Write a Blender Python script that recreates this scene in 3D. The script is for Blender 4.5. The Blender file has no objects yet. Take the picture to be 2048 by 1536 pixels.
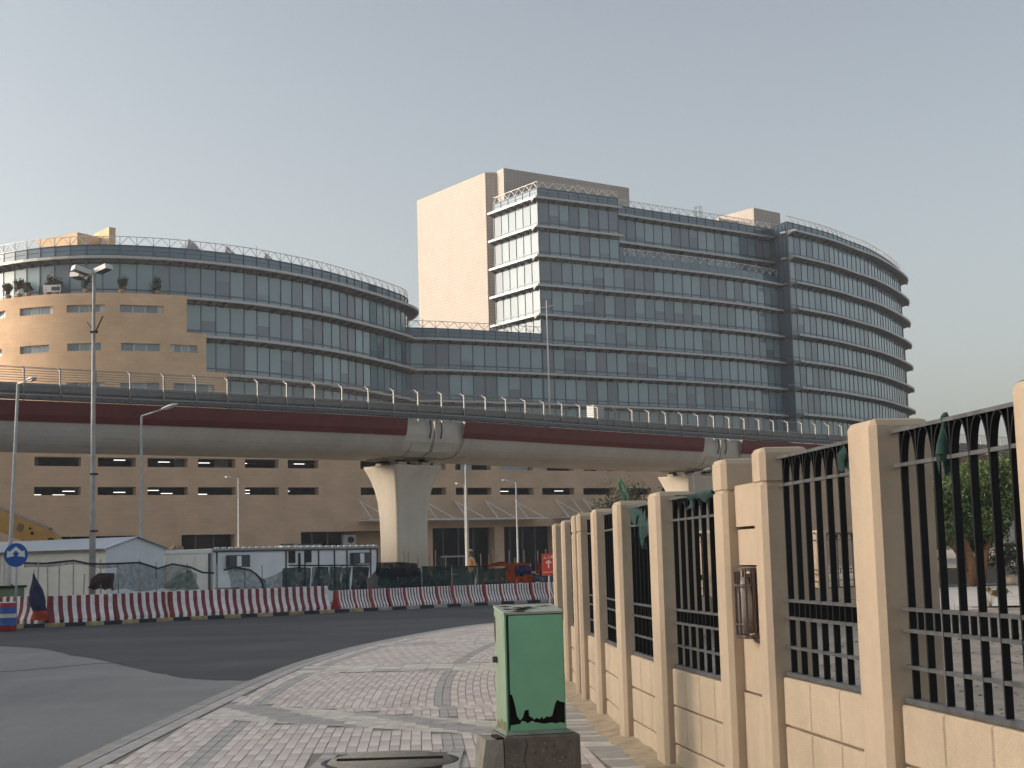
import bpy, bmesh, math, random
from mathutils import Vector, Matrix
R = math.radians
rng = random.Random(7)
S = bpy.context.scene
COL = S.collection

# ------------------------------------------------------------------ camera
cam_d = bpy.data.cameras.new('camera'); cam = bpy.data.objects.new('camera', cam_d); COL.objects.link(cam)
FPX = 3000.0
cam_d.sensor_width = 36.0; cam_d.lens = 36.0 * FPX / 2048.0
cam_d.clip_start = 0.1; cam_d.clip_end = 6000
CH = 1.6; PITCH = math.atan(352 / FPX); ROLL = 0.027
cam.matrix_world = Matrix.Translation((0, 0, CH)) @ Matrix.Rotation(math.pi / 2 + PITCH, 4, 'X') @ Matrix.Rotation(-ROLL, 4, 'Z')
S.camera = cam

# ------------------------------------------------------------------ world and sun
SUN_AZ = R(-86)      # direction to the sun, measured from +Y towards +X
SUN_EL = R(12.0)
w = bpy.data.worlds.new('World'); S.world = w; w.use_nodes = True
nt = w.node_tree; bg = nt.nodes['Background']
sky = nt.nodes.new('ShaderNodeTexSky'); sky.sky_type = 'NISHITA'; sky.sun_disc = False
sky.sun_elevation = SUN_EL; sky.sun_rotation = SUN_AZ
sky.air_density = 1.0; sky.dust_density = 4.0; sky.ozone_density = 1.0; sky.altitude = 0
bw = nt.nodes.new('ShaderNodeRGBToBW'); mxw = nt.nodes.new('ShaderNodeMix'); mxw.data_type = 'RGBA'; mxw.inputs[0].default_value = 0.60   # whitened by haze
nt.links.new(sky.outputs[0], bw.inputs[0]); nt.links.new(sky.outputs[0], mxw.inputs[6]); nt.links.new(bw.outputs[0], mxw.inputs[7])
nt.links.new(mxw.outputs[2], bg.inputs[0]); bg.inputs[1].default_value = 0.15
sd = bpy.data.lights.new('sun', 'SUN'); sun = bpy.data.objects.new('sun', sd); COL.objects.link(sun)
sd.energy = 2.0; sd.angle = R(10); sd.color = (1.0, 0.81, 0.63)
sdir = Vector((math.sin(SUN_AZ) * math.cos(SUN_EL), math.cos(SUN_AZ) * math.cos(SUN_EL), math.sin(SUN_EL)))
sun.rotation_euler = sdir.to_track_quat('Z', 'Y').to_euler()
vs = S.view_settings
vs.view_transform = 'Standard'; vs.look = 'None'; vs.gamma = 1; vs.use_curve_mapping = False
vs.exposure = 0.92

S.cycles.max_bounces = 6; S.cycles.diffuse_bounces = 3; S.cycles.glossy_bounces = 3; S.cycles.transparent_max_bounces = 8; S.cycles.volume_bounces = 0; S.cycles.caustics_reflective = False; S.cycles.caustics_refractive = False

# ------------------------------------------------------------------ materials
MATS = {}
def mat(name, col, rough=0.7, var=0.0, scale=8.0, bump=0.0, bscale=40.0, metal=0.0, spec=0.5, coat=0.0, col2=None, detail=4.0, contrast=(0.35, 0.65), stretch=None, objvar=0.0):
    """principled surface whose colour is broken up by noise"""
    if name in MATS: return MATS[name]
    m = bpy.data.materials.new(name); m.use_nodes = True; MATS[name] = m
    t = m.node_tree; N = t.nodes; L = t.links; p = N['Principled BSDF']
    p.inputs['Roughness'].default_value = rough; p.inputs['Metallic'].default_value = metal
    p.inputs['Specular IOR Level'].default_value = spec; p.inputs['Coat Weight'].default_value = coat
    c = (*col, 1)
    p.inputs['Base Color'].default_value = c
    tc = N.new('ShaderNodeTexCoord')
    if var > 0 or col2:
        mp = N.new('ShaderNodeMapping'); L.new(tc.outputs['Object'], mp.inputs[0])
        if stretch: mp.inputs['Scale'].default_value = stretch
        no = N.new('ShaderNodeTexNoise'); no.inputs['Scale'].default_value = scale; no.inputs['Detail'].default_value = detail
        no.inputs['Roughness'].default_value = 0.62
        L.new(mp.outputs[0], no.inputs[0])
        cr = N.new('ShaderNodeValToRGB'); L.new(no.outputs[0], cr.inputs[0])
        e = cr.color_ramp.elements
        e[0].position, e[1].position = contrast
        if col2: e[0].color = (*col2, 1); e[1].color = c
        else:
            e[0].color = (*[max(0, x * (1 - var)) for x in col], 1); e[1].color = (*[min(1, x * (1 + var)) for x in col], 1)
        out = cr.outputs[0]
        if objvar:
            oi = N.new('ShaderNodeObjectInfo'); mr = N.new('ShaderNodeMapRange'); L.new(oi.outputs['Random'], mr.inputs[0])
            mr.inputs[3].default_value = 1 - objvar; mr.inputs[4].default_value = 1 + objvar
            hs = N.new('ShaderNodeHueSaturation'); L.new(out, hs.inputs['Color']); L.new(mr.outputs[0], hs.inputs['Value']); out = hs.outputs[0]
        L.new(out, p.inputs['Base Color'])
    if bump > 0:
        nb = N.new('ShaderNodeTexNoise'); nb.inputs['Scale'].default_value = bscale; nb.inputs['Detail'].default_value = 3
        L.new(tc.outputs['Object'], nb.inputs[0])
        bp = N.new('ShaderNodeBump'); bp.inputs['Strength'].default_value = bump; bp.inputs['Distance'].default_value = 0.01
        L.new(nb.outputs[0], bp.inputs['Height']); L.new(bp.outputs[0], p.inputs['Normal'])
    return m

def layered(name, col, rough, big, fine, streak, sdir=(1, 1, 1), bump=.3, bscale=80, dust=None):
    """weathered surface: large patches x fine grain x streaks stretched along one axis"""
    m = bpy.data.materials.new(name); m.use_nodes = True; MATS[name] = m
    t = m.node_tree; N = t.nodes; L = t.links; p = N['Principled BSDF']; p.inputs['Roughness'].default_value = rough; p.inputs['Specular IOR Level'].default_value = .3
    tc = N.new('ShaderNodeTexCoord'); out = None
    for sc, amp, st in ((big[0], big[1], (1, 1, 1)), (fine[0], fine[1], (1, 1, 1)), (streak[0], streak[1], sdir)):
        mp = N.new('ShaderNodeMapping'); mp.inputs['Scale'].default_value = st; L.new(tc.outputs['Object'], mp.inputs[0])
        no = N.new('ShaderNodeTexNoise'); no.inputs['Scale'].default_value = sc; no.inputs['Detail'].default_value = 7; no.inputs['Roughness'].default_value = .6; L.new(mp.outputs[0], no.inputs[0])
        mr = N.new('ShaderNodeMapRange'); L.new(no.outputs[0], mr.inputs[0]); mr.inputs[1].default_value = .28; mr.inputs[2].default_value = .72; mr.inputs[3].default_value = 1 - amp; mr.inputs[4].default_value = 1 + amp
        if out is None: out = mr.outputs[0]
        else:
            mu = N.new('ShaderNodeMath'); mu.operation = 'MULTIPLY'; L.new(out, mu.inputs[0]); L.new(mr.outputs[0], mu.inputs[1]); out = mu.outputs[0]
    hs = N.new('ShaderNodeHueSaturation'); hs.inputs['Color'].default_value = (*col, 1); L.new(out, hs.inputs['Value']); co = hs.outputs[0]
    if dust:
        no = N.new('ShaderNodeTexNoise'); no.inputs['Scale'].default_value = dust[1]; no.inputs['Detail'].default_value = 8; L.new(tc.outputs['Object'], no.inputs[0])
        mr = N.new('ShaderNodeMapRange'); L.new(no.outputs[0], mr.inputs[0]); mr.inputs[1].default_value = .5; mr.inputs[2].default_value = .75; mr.inputs[4].default_value = dust[2]
        mx = N.new('ShaderNodeMix'); mx.data_type = 'RGBA'; L.new(mr.outputs[0], mx.inputs[0]); L.new(co, mx.inputs[6]); mx.inputs[7].default_value = (*dust[0], 1); co = mx.outputs[2]
    L.new(co, p.inputs['Base Color'])
    nb = N.new('ShaderNodeTexNoise'); nb.inputs['Scale'].default_value = bscale; nb.inputs['Detail'].default_value = 3; L.new(tc.outputs['Object'], nb.inputs[0])
    bp = N.new('ShaderNodeBump'); bp.inputs['Strength'].default_value = bump; bp.inputs['Distance'].default_value = .01; L.new(nb.outputs[0], bp.inputs['Height']); L.new(bp.outputs[0], p.inputs['Normal'])
    return m

def masonry(name, c1, c2, mortar, w_, h_, rough=0.8, ms=0.012, offset=0.5, tint=0.25, big=0.12):
    """coursed stone, laid out in metres on the UV map"""
    m = bpy.data.materials.new(name); m.use_nodes = True; MATS[name] = m
    t = m.node_tree; N = t.nodes; L = t.links; p = N['Principled BSDF']; p.inputs['Roughness'].default_value = rough
    p.inputs['Specular IOR Level'].default_value = 0.3
    tc = N.new('ShaderNodeTexCoord')
    br = N.new('ShaderNodeTexBrick'); L.new(tc.outputs['UV'], br.inputs['Vector'])
    br.offset = offset; br.inputs['Scale'].default_value = 1.0
    br.inputs['Brick Width'].default_value = w_; br.inputs['Row Height'].default_value = h_
    br.inputs['Mortar Size'].default_value = ms; br.inputs['Mortar Smooth'].default_value = 0.3; br.inputs['Bias'].default_value = -0.25
    br.inputs['Color1'].default_value = (*c1, 1); br.inputs['Color2'].default_value = (*c2, 1); br.inputs['Mortar'].default_value = (*mortar, 1)
    no = N.new('ShaderNodeTexNoise'); no.inputs['Scale'].default_value = 0.35; no.inputs['Detail'].default_value = 6; L.new(tc.outputs['UV'], no.inputs[0])
    mr = N.new('ShaderNodeMapRange'); L.new(no.outputs[0], mr.inputs[0]); mr.inputs[1].default_value = 0.3; mr.inputs[2].default_value = 0.7
    mr.inputs[3].default_value = 1 - big; mr.inputs[4].default_value = 1 + big
    hs = N.new('ShaderNodeHueSaturation'); L.new(br.outputs[0], hs.inputs['Color']); L.new(mr.outputs[0], hs.inputs['Value'])
    L.new(hs.outputs[0], p.inputs['Base Color'])
    bp = N.new('ShaderNodeBump'); bp.inputs['Strength'].default_value = 0.35; bp.inputs['Distance'].default_value = 0.02; bp.invert = True
    L.new(br.outputs['Fac'], bp.inputs['Height']); L.new(bp.outputs[0], p.inputs['Normal'])
    return m

M_STONE = masonry('sandstone', (0.56, 0.395, 0.27), (0.52, 0.365, 0.245), (0.46, 0.325, 0.22), 1.5, 0.45, ms=0.010)
M_STONE2 = masonry('sandstone_upper', (0.66, 0.465, 0.30), (0.60, 0.42, 0.265), (0.53, 0.37, 0.235), 1.3, 0.45, ms=0.010)
M_CREAM = masonry('cream_tiles', (0.48, 0.43, 0.385), (0.45, 0.40, 0.355), (0.27, 0.235, 0.20), 0.62, 0.5, ms=0.022, offset=0.0, big=0.04)
M_DARK = mat('dark_interior', (0.02, 0.02, 0.021), 0.9)
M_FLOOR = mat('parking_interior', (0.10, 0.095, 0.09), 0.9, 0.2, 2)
M_FIN = mat('sunshade_metal', (0.42, 0.42, 0.415), 0.45, 0.08, 3, metal=0.25)
M_FIN2 = mat('sunshade_slat', (0.22, 0.22, 0.22), 0.5, 0.08, 3, metal=0.2)
M_MULL = mat('mullion_dark', (0.085, 0.115, 0.14), 0.4, metal=0.3)
M_TRUSS = mat('white_steel', (0.62, 0.61, 0.59), 0.5, 0.06, 4)
M_ROOF = mat('roof_membrane', (0.35, 0.34, 0.33), 0.9, 0.1, 2)

def glass(name, col, rough=0.05, spec=0.6, ior=1.52, var=0.05):
    m = bpy.data.materials.new(name); m.use_nodes = True; MATS[name] = m
    t = m.node_tree; N = t.nodes; L = t.links; p = N['Principled BSDF']
    p.inputs['Roughness'].default_value = rough; p.inputs['IOR'].default_value = ior; p.inputs['Specular IOR Level'].default_value = spec
    tc = N.new('ShaderNodeTexCoord'); oi = N.new('ShaderNodeObjectInfo')
    mr = N.new('ShaderNodeMapRange'); L.new(oi.outputs['Random'], mr.inputs[0]); mr.inputs[3].default_value = 1 - var * 2; mr.inputs[4].default_value = 1 + var * 2
    hs = N.new('ShaderNodeHueSaturation'); hs.inputs['Color'].default_value = (*col, 1); L.new(mr.outputs[0], hs.inputs['Value'])
    L.new(hs.outputs[0], p.inputs['Base Color'])
    nb = N.new('ShaderNodeTexNoise'); nb.inputs['Scale'].default_value = 0.9; L.new(tc.outputs['Object'], nb.inputs[0])
    bp = N.new('ShaderNodeBump'); bp.inputs['Strength'].default_value = 0.03; bp.inputs['Distance'].default_value = 0.05
    L.new(nb.outputs[0], bp.inputs['Height']); L.new(bp.outputs[0], p.inputs['Normal'])
    return m
G_LIGHT = glass('glass_blind_down', (0.215, 0.305, 0.345))
G_MID = glass('glass_grey', (0.165, 0.225, 0.27))
G_DARK = glass('glass_clear', (0.125, 0.155, 0.195))
G_SPAN = glass('glass_spandrel', (0.095, 0.15, 0.20))
G_PALE = glass('glass_pale', (0.26, 0.28, 0.30))

# ------------------------------------------------------------------ mesh helpers
ORG = {}
class MB:
    """collects faces in world metres; build() links them as ONE mesh object"""
    def __init__(s): s.v = []; s.f = []; s.m = []; s.sm = []; s.uv = []
    def face(s, pts, m=0, smooth=False, uv=None):
        i = len(s.v); s.v += [Vector(p) for p in pts]; s.f.append(list(range(i, i + len(pts)))); s.m.append(m); s.sm.append(smooth)
        if uv is None:
            P = [Vector(p) for p in pts]; n = Vector((0, 0, 0))
            for a in range(len(P)):
                b = P[(a + 1) % len(P)]; c = P[a]
                n += Vector(((c.y - b.y) * (c.z + b.z), (c.z - b.z) * (c.x + b.x), (c.x - b.x) * (c.y + b.y)))
            n = n.normalized() if n.length > 1e-12 else Vector((0, 0, 1))
            if abs(n.z) > 0.75: uv = [(p.x, p.y) for p in P]
            else:
                t = Vector((-n.y, n.x, 0)).normalized(); uv = [(p.dot(t), p.z) for p in P]
        s.uv.append(uv)
    def box(s, c, size, rz=0.0, m=0, rot=None):
        hx, hy, hz = size[0] / 2, size[1] / 2, size[2] / 2
        M3 = rot if rot is not None else Matrix.Rotation(rz, 3, 'Z')
        c = Vector(c)
        P = [c + M3 @ Vector((x * hx, y * hy, z * hz)) for z in (-1, 1) for y in (-1, 1) for x in (-1, 1)]
        for q in ((0, 2, 3, 1), (4, 5, 7, 6), (0, 1, 5, 4), (2, 6, 7, 3), (0, 4, 6, 2), (1, 3, 7, 5)):
            s.face([P[k] for k in q], m)
    def bar(s, a, b, wd, dp=None, up=(0, 0, 1), m=0):
        """rectangular bar from a to b, wd across 'up x dir', dp along up"""
        a = Vector(a); b = Vector(b); d = (b - a); L_ = d.length
        if L_ < 1e-6: return
        d.normalize(); u = Vector(up)
        if abs(d.dot(u)) > 0.98: u = Vector((0, 1, 0)) if abs(d.y) < 0.9 else Vector((1, 0, 0))
        x = d.cross(u).normalized(); z = x.cross(d).normalized()
        s.box((a + b) / 2, (wd, L_, dp or wd), rot=Matrix((x, d, z)).transposed(), m=m)
    def tube(s, pts, r, n=8, m=0, cap=True, smooth=True):
        pts = [Vector(p) for p in pts]; rs = r if isinstance(r, (list, tuple)) else [r] * len(pts)
        rings = []; ref = Vector((0, 0, 1))
        for i, p in enumerate(pts):
            d = (pts[min(i + 1, len(pts) - 1)] - pts[max(i - 1, 0)]).normalized()
            rr = ref if abs(d.dot(ref)) < 0.95 else Vector((1, 0, 0))
            x = d.cross(rr).normalized(); y = x.cross(d)
            rings.append([p + (x * math.cos(2 * math.pi * k / n) + y * math.sin(2 * math.pi * k / n)) * rs[i] for k in range(n)])
        for i in range(len(rings) - 1):
            for k in range(n):
                s.face([rings[i][k], rings[i][(k + 1) % n], rings[i + 1][(k + 1) % n], rings[i + 1][k]], m, smooth)
        if cap:
            s.face(rings[0][::-1], m); s.face(rings[-1], m)
    def lathe(s, prof, c=(0, 0, 0), n=20, m=0, smooth=True, mz=None):
        c = Vector(c)
        for i in range(len(prof) - 1):
            (r0, z0), (r1, z1) = prof[i], prof[i + 1]
            for k in range(n):
                a, b = 2 * math.pi * k / n, 2 * math.pi * (k + 1) / n
                q = [c + Vector((r0 * math.cos(a), r0 * math.sin(a), z0)), c + Vector((r0 * math.cos(b), r0 * math.sin(b), z0)),
                     c + Vector((r1 * math.cos(b), r1 * math.sin(b), z1)), c + Vector((r1 * math.cos(a), r1 * math.sin(a), z1))]
                if r0 < 1e-6: q = [q[0], q[2], q[3]]
                elif r1 < 1e-6: q = q[:3]
                s.face(q, mz[i] if mz else m, smooth)
    def prism(s, poly, z0, z1, m=0, top=True, bottom=True, mt=None):
        n = len(poly)
        for i in range(n):
            a, b = poly[i], poly[(i + 1) % n]
            s.face([(a[0], a[1], z0), (b[0], b[1], z0), (b[0], b[1], z1), (a[0], a[1], z1)], m)
        if top: s.face([(p[0], p[1], z1) for p in poly], m if mt is None else mt)
        if bottom: s.face([(p[0], p[1], z0) for p in poly[::-1]], m)
    def loft(s, rings, m=0, close=True, cap=True, smooth=False):
        n = len(rings[0])
        for i in range(len(rings) - 1):
            for k in range(n if close else n - 1):
                s.face([rings[i][k], rings[i][(k + 1) % n], rings[i + 1][(k + 1) % n], rings[i + 1][k]], m[k] if isinstance(m, (list, tuple)) else m, smooth)
        if cap and close:
            mm = m[0] if isinstance(m, (list, tuple)) else m
            s.face(rings[0][::-1], mm); s.face(rings[-1], mm)
    def mesh(s, name, mats, org=(0, 0, 0), weld=True):
        me = bpy.data.meshes.new(name); o = Vector(org)
        me.from_pydata([tuple(v - o) for v in s.v], [], s.f)
        ul = me.uv_layers.new(name='UVMap')
        flat = [c for u in s.uv for p in u for c in p]
        ul.data.foreach_set('uv', flat)
        me.polygons.foreach_set('material_index', s.m); me.polygons.foreach_set('use_smooth', s.sm)
        for mm in (mats if isinstance(mats, (list, tuple)) else [mats]): me.materials.append(mm)
        if weld and any(s.sm):
            bm = bmesh.new(); bm.from_mesh(me); bmesh.ops.remove_doubles(bm, verts=bm.verts, dist=1e-4); bm.to_mesh(me); bm.free()
        me.update(); return me
    def build(s, name, mats, parent=None, org=None, **tags):
        o_ = org if org is not None else (ORG.get(parent.name, (0, 0, 0)) if parent else (0, 0, 0))
        me = s.mesh(name, mats, o_)
        ob = bpy.data.objects.new(name, me); COL.objects.link(ob)
        if parent: ob.parent = parent
        else: ob.location = o_
        ORG[ob.name] = Vector(o_)
        for k, v in tags.items(): ob[k] = v
        return ob

def thing(name, label, cat, loc=(0, 0, 0), group=None, rz=0.0):
    o = bpy.data.objects.new(name, None); COL.objects.link(o); o.location = loc; o.rotation_euler = (0, 0, rz)
    o.empty_display_size = 0.2
    o['label'] = label; o['category'] = cat
    if group: o['group'] = group
    ORG[o.name] = Vector(loc); return o
def put(name, me, parent, loc, rz=0.0, scale=(1, 1, 1), **tags):
    """a child that shares mesh data; loc in world metres"""
    ob = bpy.data.objects.new(name, me); COL.objects.link(ob); ob.parent = parent
    ob.location = Vector(loc) - (ORG.get(parent.name, Vector((0, 0, 0))) if parent else Vector((0, 0, 0)))
    ob.rotation_euler = (0, 0, rz); ob.scale = scale
    for k, v in tags.items(): ob[k] = v
    return ob
def copy_tree(o, parent=None):
    c = o.copy(); COL.objects.link(c)
    if parent: c.parent = parent
    for ch in list(o.children): copy_tree(ch, c)
    return c
def smooth_curve(pts, n=12):
    P = [Vector((p[0], p[1], 0)) for p in pts]; P = [2 * P[0] - P[1]] + P + [2 * P[-1] - P[-2]]; out = []
    for i in range(1, len(P) - 2):
        for k in range(n):
            t = k / n; a, b, c, d = P[i - 1], P[i], P[i + 1], P[i + 2]
            out.append(0.5 * ((2 * b) + (-a + c) * t + (2 * a - 5 * b + 4 * c - d) * t * t + (-a + 3 * b - 3 * c + d) * t ** 3))
    out.append(P[-2]); return out
def resample(pts, step=None, count=None):
    d = [0]
    for a, b in zip(pts, pts[1:]): d.append(d[-1] + (b - a).length)
    L_ = d[-1]; n = count or max(1, round(L_ / step)); out = []; j = 0
    for k in range(n + 1):
        s_ = L_ * k / n
        while j < len(d) - 2 and d[j + 1] < s_: j += 1
        t = (s_ - d[j]) / max(1e-9, d[j + 1] - d[j]); out.append(pts[j].lerp(pts[j + 1], t))
    return out
def normals(pts, side=1):
    out = []
    for i in range(len(pts)):
        d = (pts[min(i + 1, len(pts) - 1)] - pts[max(i - 1, 0)]).normalized(); out.append(Vector((d.y, -d.x, 0)) * side)
    return out
# ------------------------------------------------------------------ the glass buildings
HF = 4.05
LV = [18.2, 22.25, 26.3, 30.35, 34.4, 38.45, 42.5, 46.55, 50.6]
def unit_pane(name, mats, splits):
    """glass sheet 1 x 1 in x/z, centred, outer face at -y; splits: list of (z0, z1, slot)"""
    b = MB()
    for z0, z1, k in splits:
        b.face([(-.5, -.02, z0), (.5, -.02, z0), (.5, -.02, z1), (-.5, -.02, z1)], k)
    b.face([(-.5, .02, -.5), (-.5, .02, .5), (.5, .02, .5), (.5, .02, -.5)], 0)
    b.face([(-.5, -.02, .5), (.5, -.02, .5), (.5, .02, .5), (-.5, .02, .5)], 0); b.face([(-.5, .02, -.5), (.5, .02, -.5), (.5, -.02, -.5), (-.5, -.02, -.5)], 0)
    b.face([(.5, -.02, -.5), (.5, .02, -.5), (.5, .02, .5), (.5, -.02, .5)], 0); b.face([(-.5, .02, -.5), (-.5, -.02, -.5), (-.5, -.02, .5), (-.5, .02, .5)], 0)
    return b.mesh(name, mats)
PANES = {'light': unit_pane('pane_blind_down', [G_LIGHT], [(-.5, .5, 0)]), 'mid': unit_pane('pane_grey', [G_MID], [(-.5, .5, 0)]),
         'dark': unit_pane('pane_clear', [G_DARK], [(-.5, .5, 0)]), 'pale': unit_pane('pane_pale', [G_PALE], [(-.5, .5, 0)]),
         'h1': unit_pane('pane_blind_two_thirds', [G_LIGHT, G_DARK], [(-.5, -.1, 1), (-.1, .5, 0)]),
         'h2': unit_pane('pane_blind_half', [G_MID, G_DARK], [(-.5, .08, 1), (.08, .5, 0)]),
         'h3': unit_pane('pane_blind_low', [G_LIGHT, G_MID], [(-.5, -.28, 1), (-.28, .5, 0)]),
         'span': unit_pane('pane_spandrel', [G_SPAN], [(-.5, .5, 0)])}
_b = MB(); _b.box((0, 0, 0), (1, 1, 1)); UNIT_MULL = _b.mesh('mullion_bar', [M_MULL])

M_HEAD = mat('head_strip_shaded', (.045, .052, .06), .6)  # head strip under each sunshade, darkened for the shade the fin throws
COUNT = {}
def facade(root, pts, storeys, parapet=None, inset=1.5, bay=1.78, kinds=None, fins=True, truss=True, fin_levels=None, mull_from=None, slats=3, trim=(0, 0), fz=0.0):
    """curtain wall behind a plan curve 'pts' (outer edge of the sunshades); storeys = [(z0, z1)]"""
    fine = resample(pts, .25); gf = [p - n * inset for p, n in zip(fine, normals(fine))]
    for e, t in ((0, trim[0]), (1, trim[1])):          # shorten (or lengthen) the glass line at its ends so that corners meet
        if e: gf = gf[::-1]
        if t < 0: gf = [gf[0] + (gf[0] - gf[1]).normalized() * -t] + gf
        while t > 0 and len(gf) > 2:
            L_ = (gf[1] - gf[0]).length
            if L_ <= t: t -= L_; gf = gf[1:]
            else: gf[0] = gf[0].lerp(gf[1], t / L_); t = 0
        if e: gf = gf[::-1]
    g = resample(gf, bay); gn = normals(g)
    pts = resample(pts, bay); nn = normals(pts)
    n = len(g) - 1
    zs0 = storeys[0][0]; ztop = storeys[-1][1] + (parapet or 0)
    trans = MB(); strips = MB(); body = MB()
    for i in range(n):
        a, b = g[i], g[i + 1]; mid = (a + b) / 2; d = b - a; L_ = d.length; rz = math.atan2(d.y, d.x); dn = d.normalized()
        nrm = Vector((dn.y, -dn.x, 0))
        body.face([a - nrm * .25 + Vector((0, 0, zs0)), b - nrm * .25 + Vector((0, 0, zs0)), b - nrm * .25 + Vector((0, 0, ztop - .02)), a - nrm * .25 + Vector((0, 0, ztop - .02))])
        for z0, z1 in storeys:
            c = COUNT.get(root.name, 0)
            zz0, zz1 = z0 + 0.86, z1 - 0.46
            k = kinds(i / max(1, n - 1), z0) if kinds else None
            if k is None:
                r_ = rng.random(); k = 'light' if r_ < .50 else 'mid' if r_ < .62 else 'dark' if r_ < .80 else 'h1' if r_ < .88 else 'h2' if r_ < .94 else 'h3'
            if c < 300:
                put('pane', PANES[k], root, mid + Vector((0, 0, (zz0 + zz1) / 2)), rz, (L_ - .1, 1, zz1 - zz0)); COUNT[root.name] = c + 1
            else:
                e = dn * (L_ / 2 - .05); o_ = nrm * .02
                mi = {'light': 1, 'mid': 2, 'dark': 3, 'h1': 1, 'h2': 2, 'h3': 1, 'pale': 4, 'span': 0}[k]
                strips.face([mid - e + o_ + Vector((0, 0, zz0)), mid + e + o_ + Vector((0, 0, zz0)), mid + e + o_ + Vector((0, 0, zz1)), mid - e + o_ + Vector((0, 0, zz1))], mi)
            k2 = {'light': 1, 'h3': 1, 'mid': 2, 'h1': 3 if rng.random() < .6 else 1, 'h2': 3, 'dark': 3, 'pale': 4, 'span': 0}[k]
            if rng.random() < .25: k2 = rng.choice((1, 2, 3)) if k != 'pale' else 4
            e = dn * (L_ / 2 - .05); o_ = nrm * .02
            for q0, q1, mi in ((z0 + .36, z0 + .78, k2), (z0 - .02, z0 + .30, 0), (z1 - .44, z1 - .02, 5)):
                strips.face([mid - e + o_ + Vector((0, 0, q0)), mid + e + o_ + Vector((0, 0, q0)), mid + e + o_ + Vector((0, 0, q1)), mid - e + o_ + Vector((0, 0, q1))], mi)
            for q in (z0 + .33, z0 + .82): trans.bar(a + Vector((0, 0, q)) + nrm * .03, b + Vector((0, 0, q)) + nrm * .03, .12, .13)
        if parapet:
            zt = storeys[-1][1]; h = (parapet - .02) / 3
            for q in range(3):
                e = dn * (L_ / 2 - .03); o_ = nrm * .02
                strips.face([mid - e + o_ + Vector((0, 0, zt + h * q + .02)), mid + e + o_ + Vector((0, 0, zt + h * q + .02)), mid + e + o_ + Vector((0, 0, zt + h * (q + 1) - .03)), mid - e + o_ + Vector((0, 0, zt + h * (q + 1) - .03))], 0)
            trans.bar(a + Vector((0, 0, ztop)), b + Vector((0, 0, ztop)), .3, .08)
    for i in range(n + 1):
        zt = ztop - (.05 if parapet else 0.0)
        put('mullion', UNIT_MULL, root, g[i] + gn[i] * .04 + Vector((0, 0, (zs0 + zt) / 2)), math.atan2(gn[i].y, gn[i].x), (.11, .095, zt - zs0))
    body.build('wall', M_DARK, root)
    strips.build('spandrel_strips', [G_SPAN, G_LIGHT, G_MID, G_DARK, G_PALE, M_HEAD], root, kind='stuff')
    trans.build('transoms', M_MULL, root, kind='stuff')
    if fins:
        for z in (fin_levels or [s_[1] for s_ in storeys]): sunshade(root, pts, nn, z + fz, inset, slats)
    if parapet and truss: truss_rail(root, [p + n_ * .02 for p, n_ in zip(g, gn)], ztop)
    return g, nn
def sunshade(root, pts, nn, z, inset=1.5, slats=3, ext=True):
    b = MB()
    n = len(pts) - 1
    for i in range(n):
        a, c = pts[i], pts[i + 1]; na, nc = nn[i], nn[i + 1]
        def strip(o0, o1, z0, z1, m):
            b.loft([[a - na * o0 + Vector((0, 0, z0)), a - na * o1 + Vector((0, 0, z0)), a - na * o1 + Vector((0, 0, z1)), a - na * o0 + Vector((0, 0, z1))],
                    [c - nc * o0 + Vector((0, 0, z0)), c - nc * o1 + Vector((0, 0, z0)), c - nc * o1 + Vector((0, 0, z1)), c - nc * o0 + Vector((0, 0, z1))]], m, cap=(i in (0, n - 1)))
        strip(0, .16, z - .14, z + .15, 0)
        strip(.20, .26, z - .02, z + .06, 0)
        strip(inset - .42, inset - .08, z - .07, z + .05, 1)
        strip(inset - .03, inset + .02, z - .30, z + .10, 1)
        for k in range(slats):
            t = (k + .5) / slats; p = a.lerp(c, t); nv = na.lerp(nc, t).normalized()
            b.bar(p - nv * .15 + Vector((0, 0, z)), p - nv * (inset - .3) + Vector((0, 0, z)), .30, .05, m=1)
        nv = na
        q0 = a - nv * .14; q1 = a - nv * (inset - .05); tg = Vector((-nv.y, nv.x, 0)) * .05
        for sgn in (1,):
            up = [q1 + Vector((0, 0, z + .04)), q1 + Vector((0, 0, z - .55)), q0 + Vector((0, 0, z - .10)), q0 + Vector((0, 0, z + .04))]
            b.face([p + tg for p in up], 1); b.face([p - tg for p in up[::-1]], 1)
            b.face([up[1] + tg, up[1] - tg, up[2] - tg, up[2] + tg], 1)
    b.build('sunshade', [M_FIN, M_FIN2], root)
def truss_rail(root, pts, z, h=.95, th=.07):
    b = MB(); Z = Vector((0, 0, 1))
    for i in range(len(pts)):
        b.bar(pts[i] + Z * z, pts[i] + Z * (z + h + (.35 if i % 11 == 4 else 0)), th, m=0)
        if i < len(pts) - 1:
            m_ = (pts[i] + pts[i + 1]) / 2
            b.bar(pts[i] + Z * (z + h), pts[i + 1] + Z * (z + h), th)
            b.bar(pts[i] + Z * (z + .04), m_ + Z * (z + h), th * .9); b.bar(m_ + Z * (z + h), pts[i + 1] + Z * (z + .04), th * .9)
    b.build('truss_railing', M_TRUSS, root)
def cut(pts, x0=None, x1=None):
    return [p for p in pts if (x0 is None or p.x >= x0) and (x1 is None or p.x <= x1)]

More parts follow.
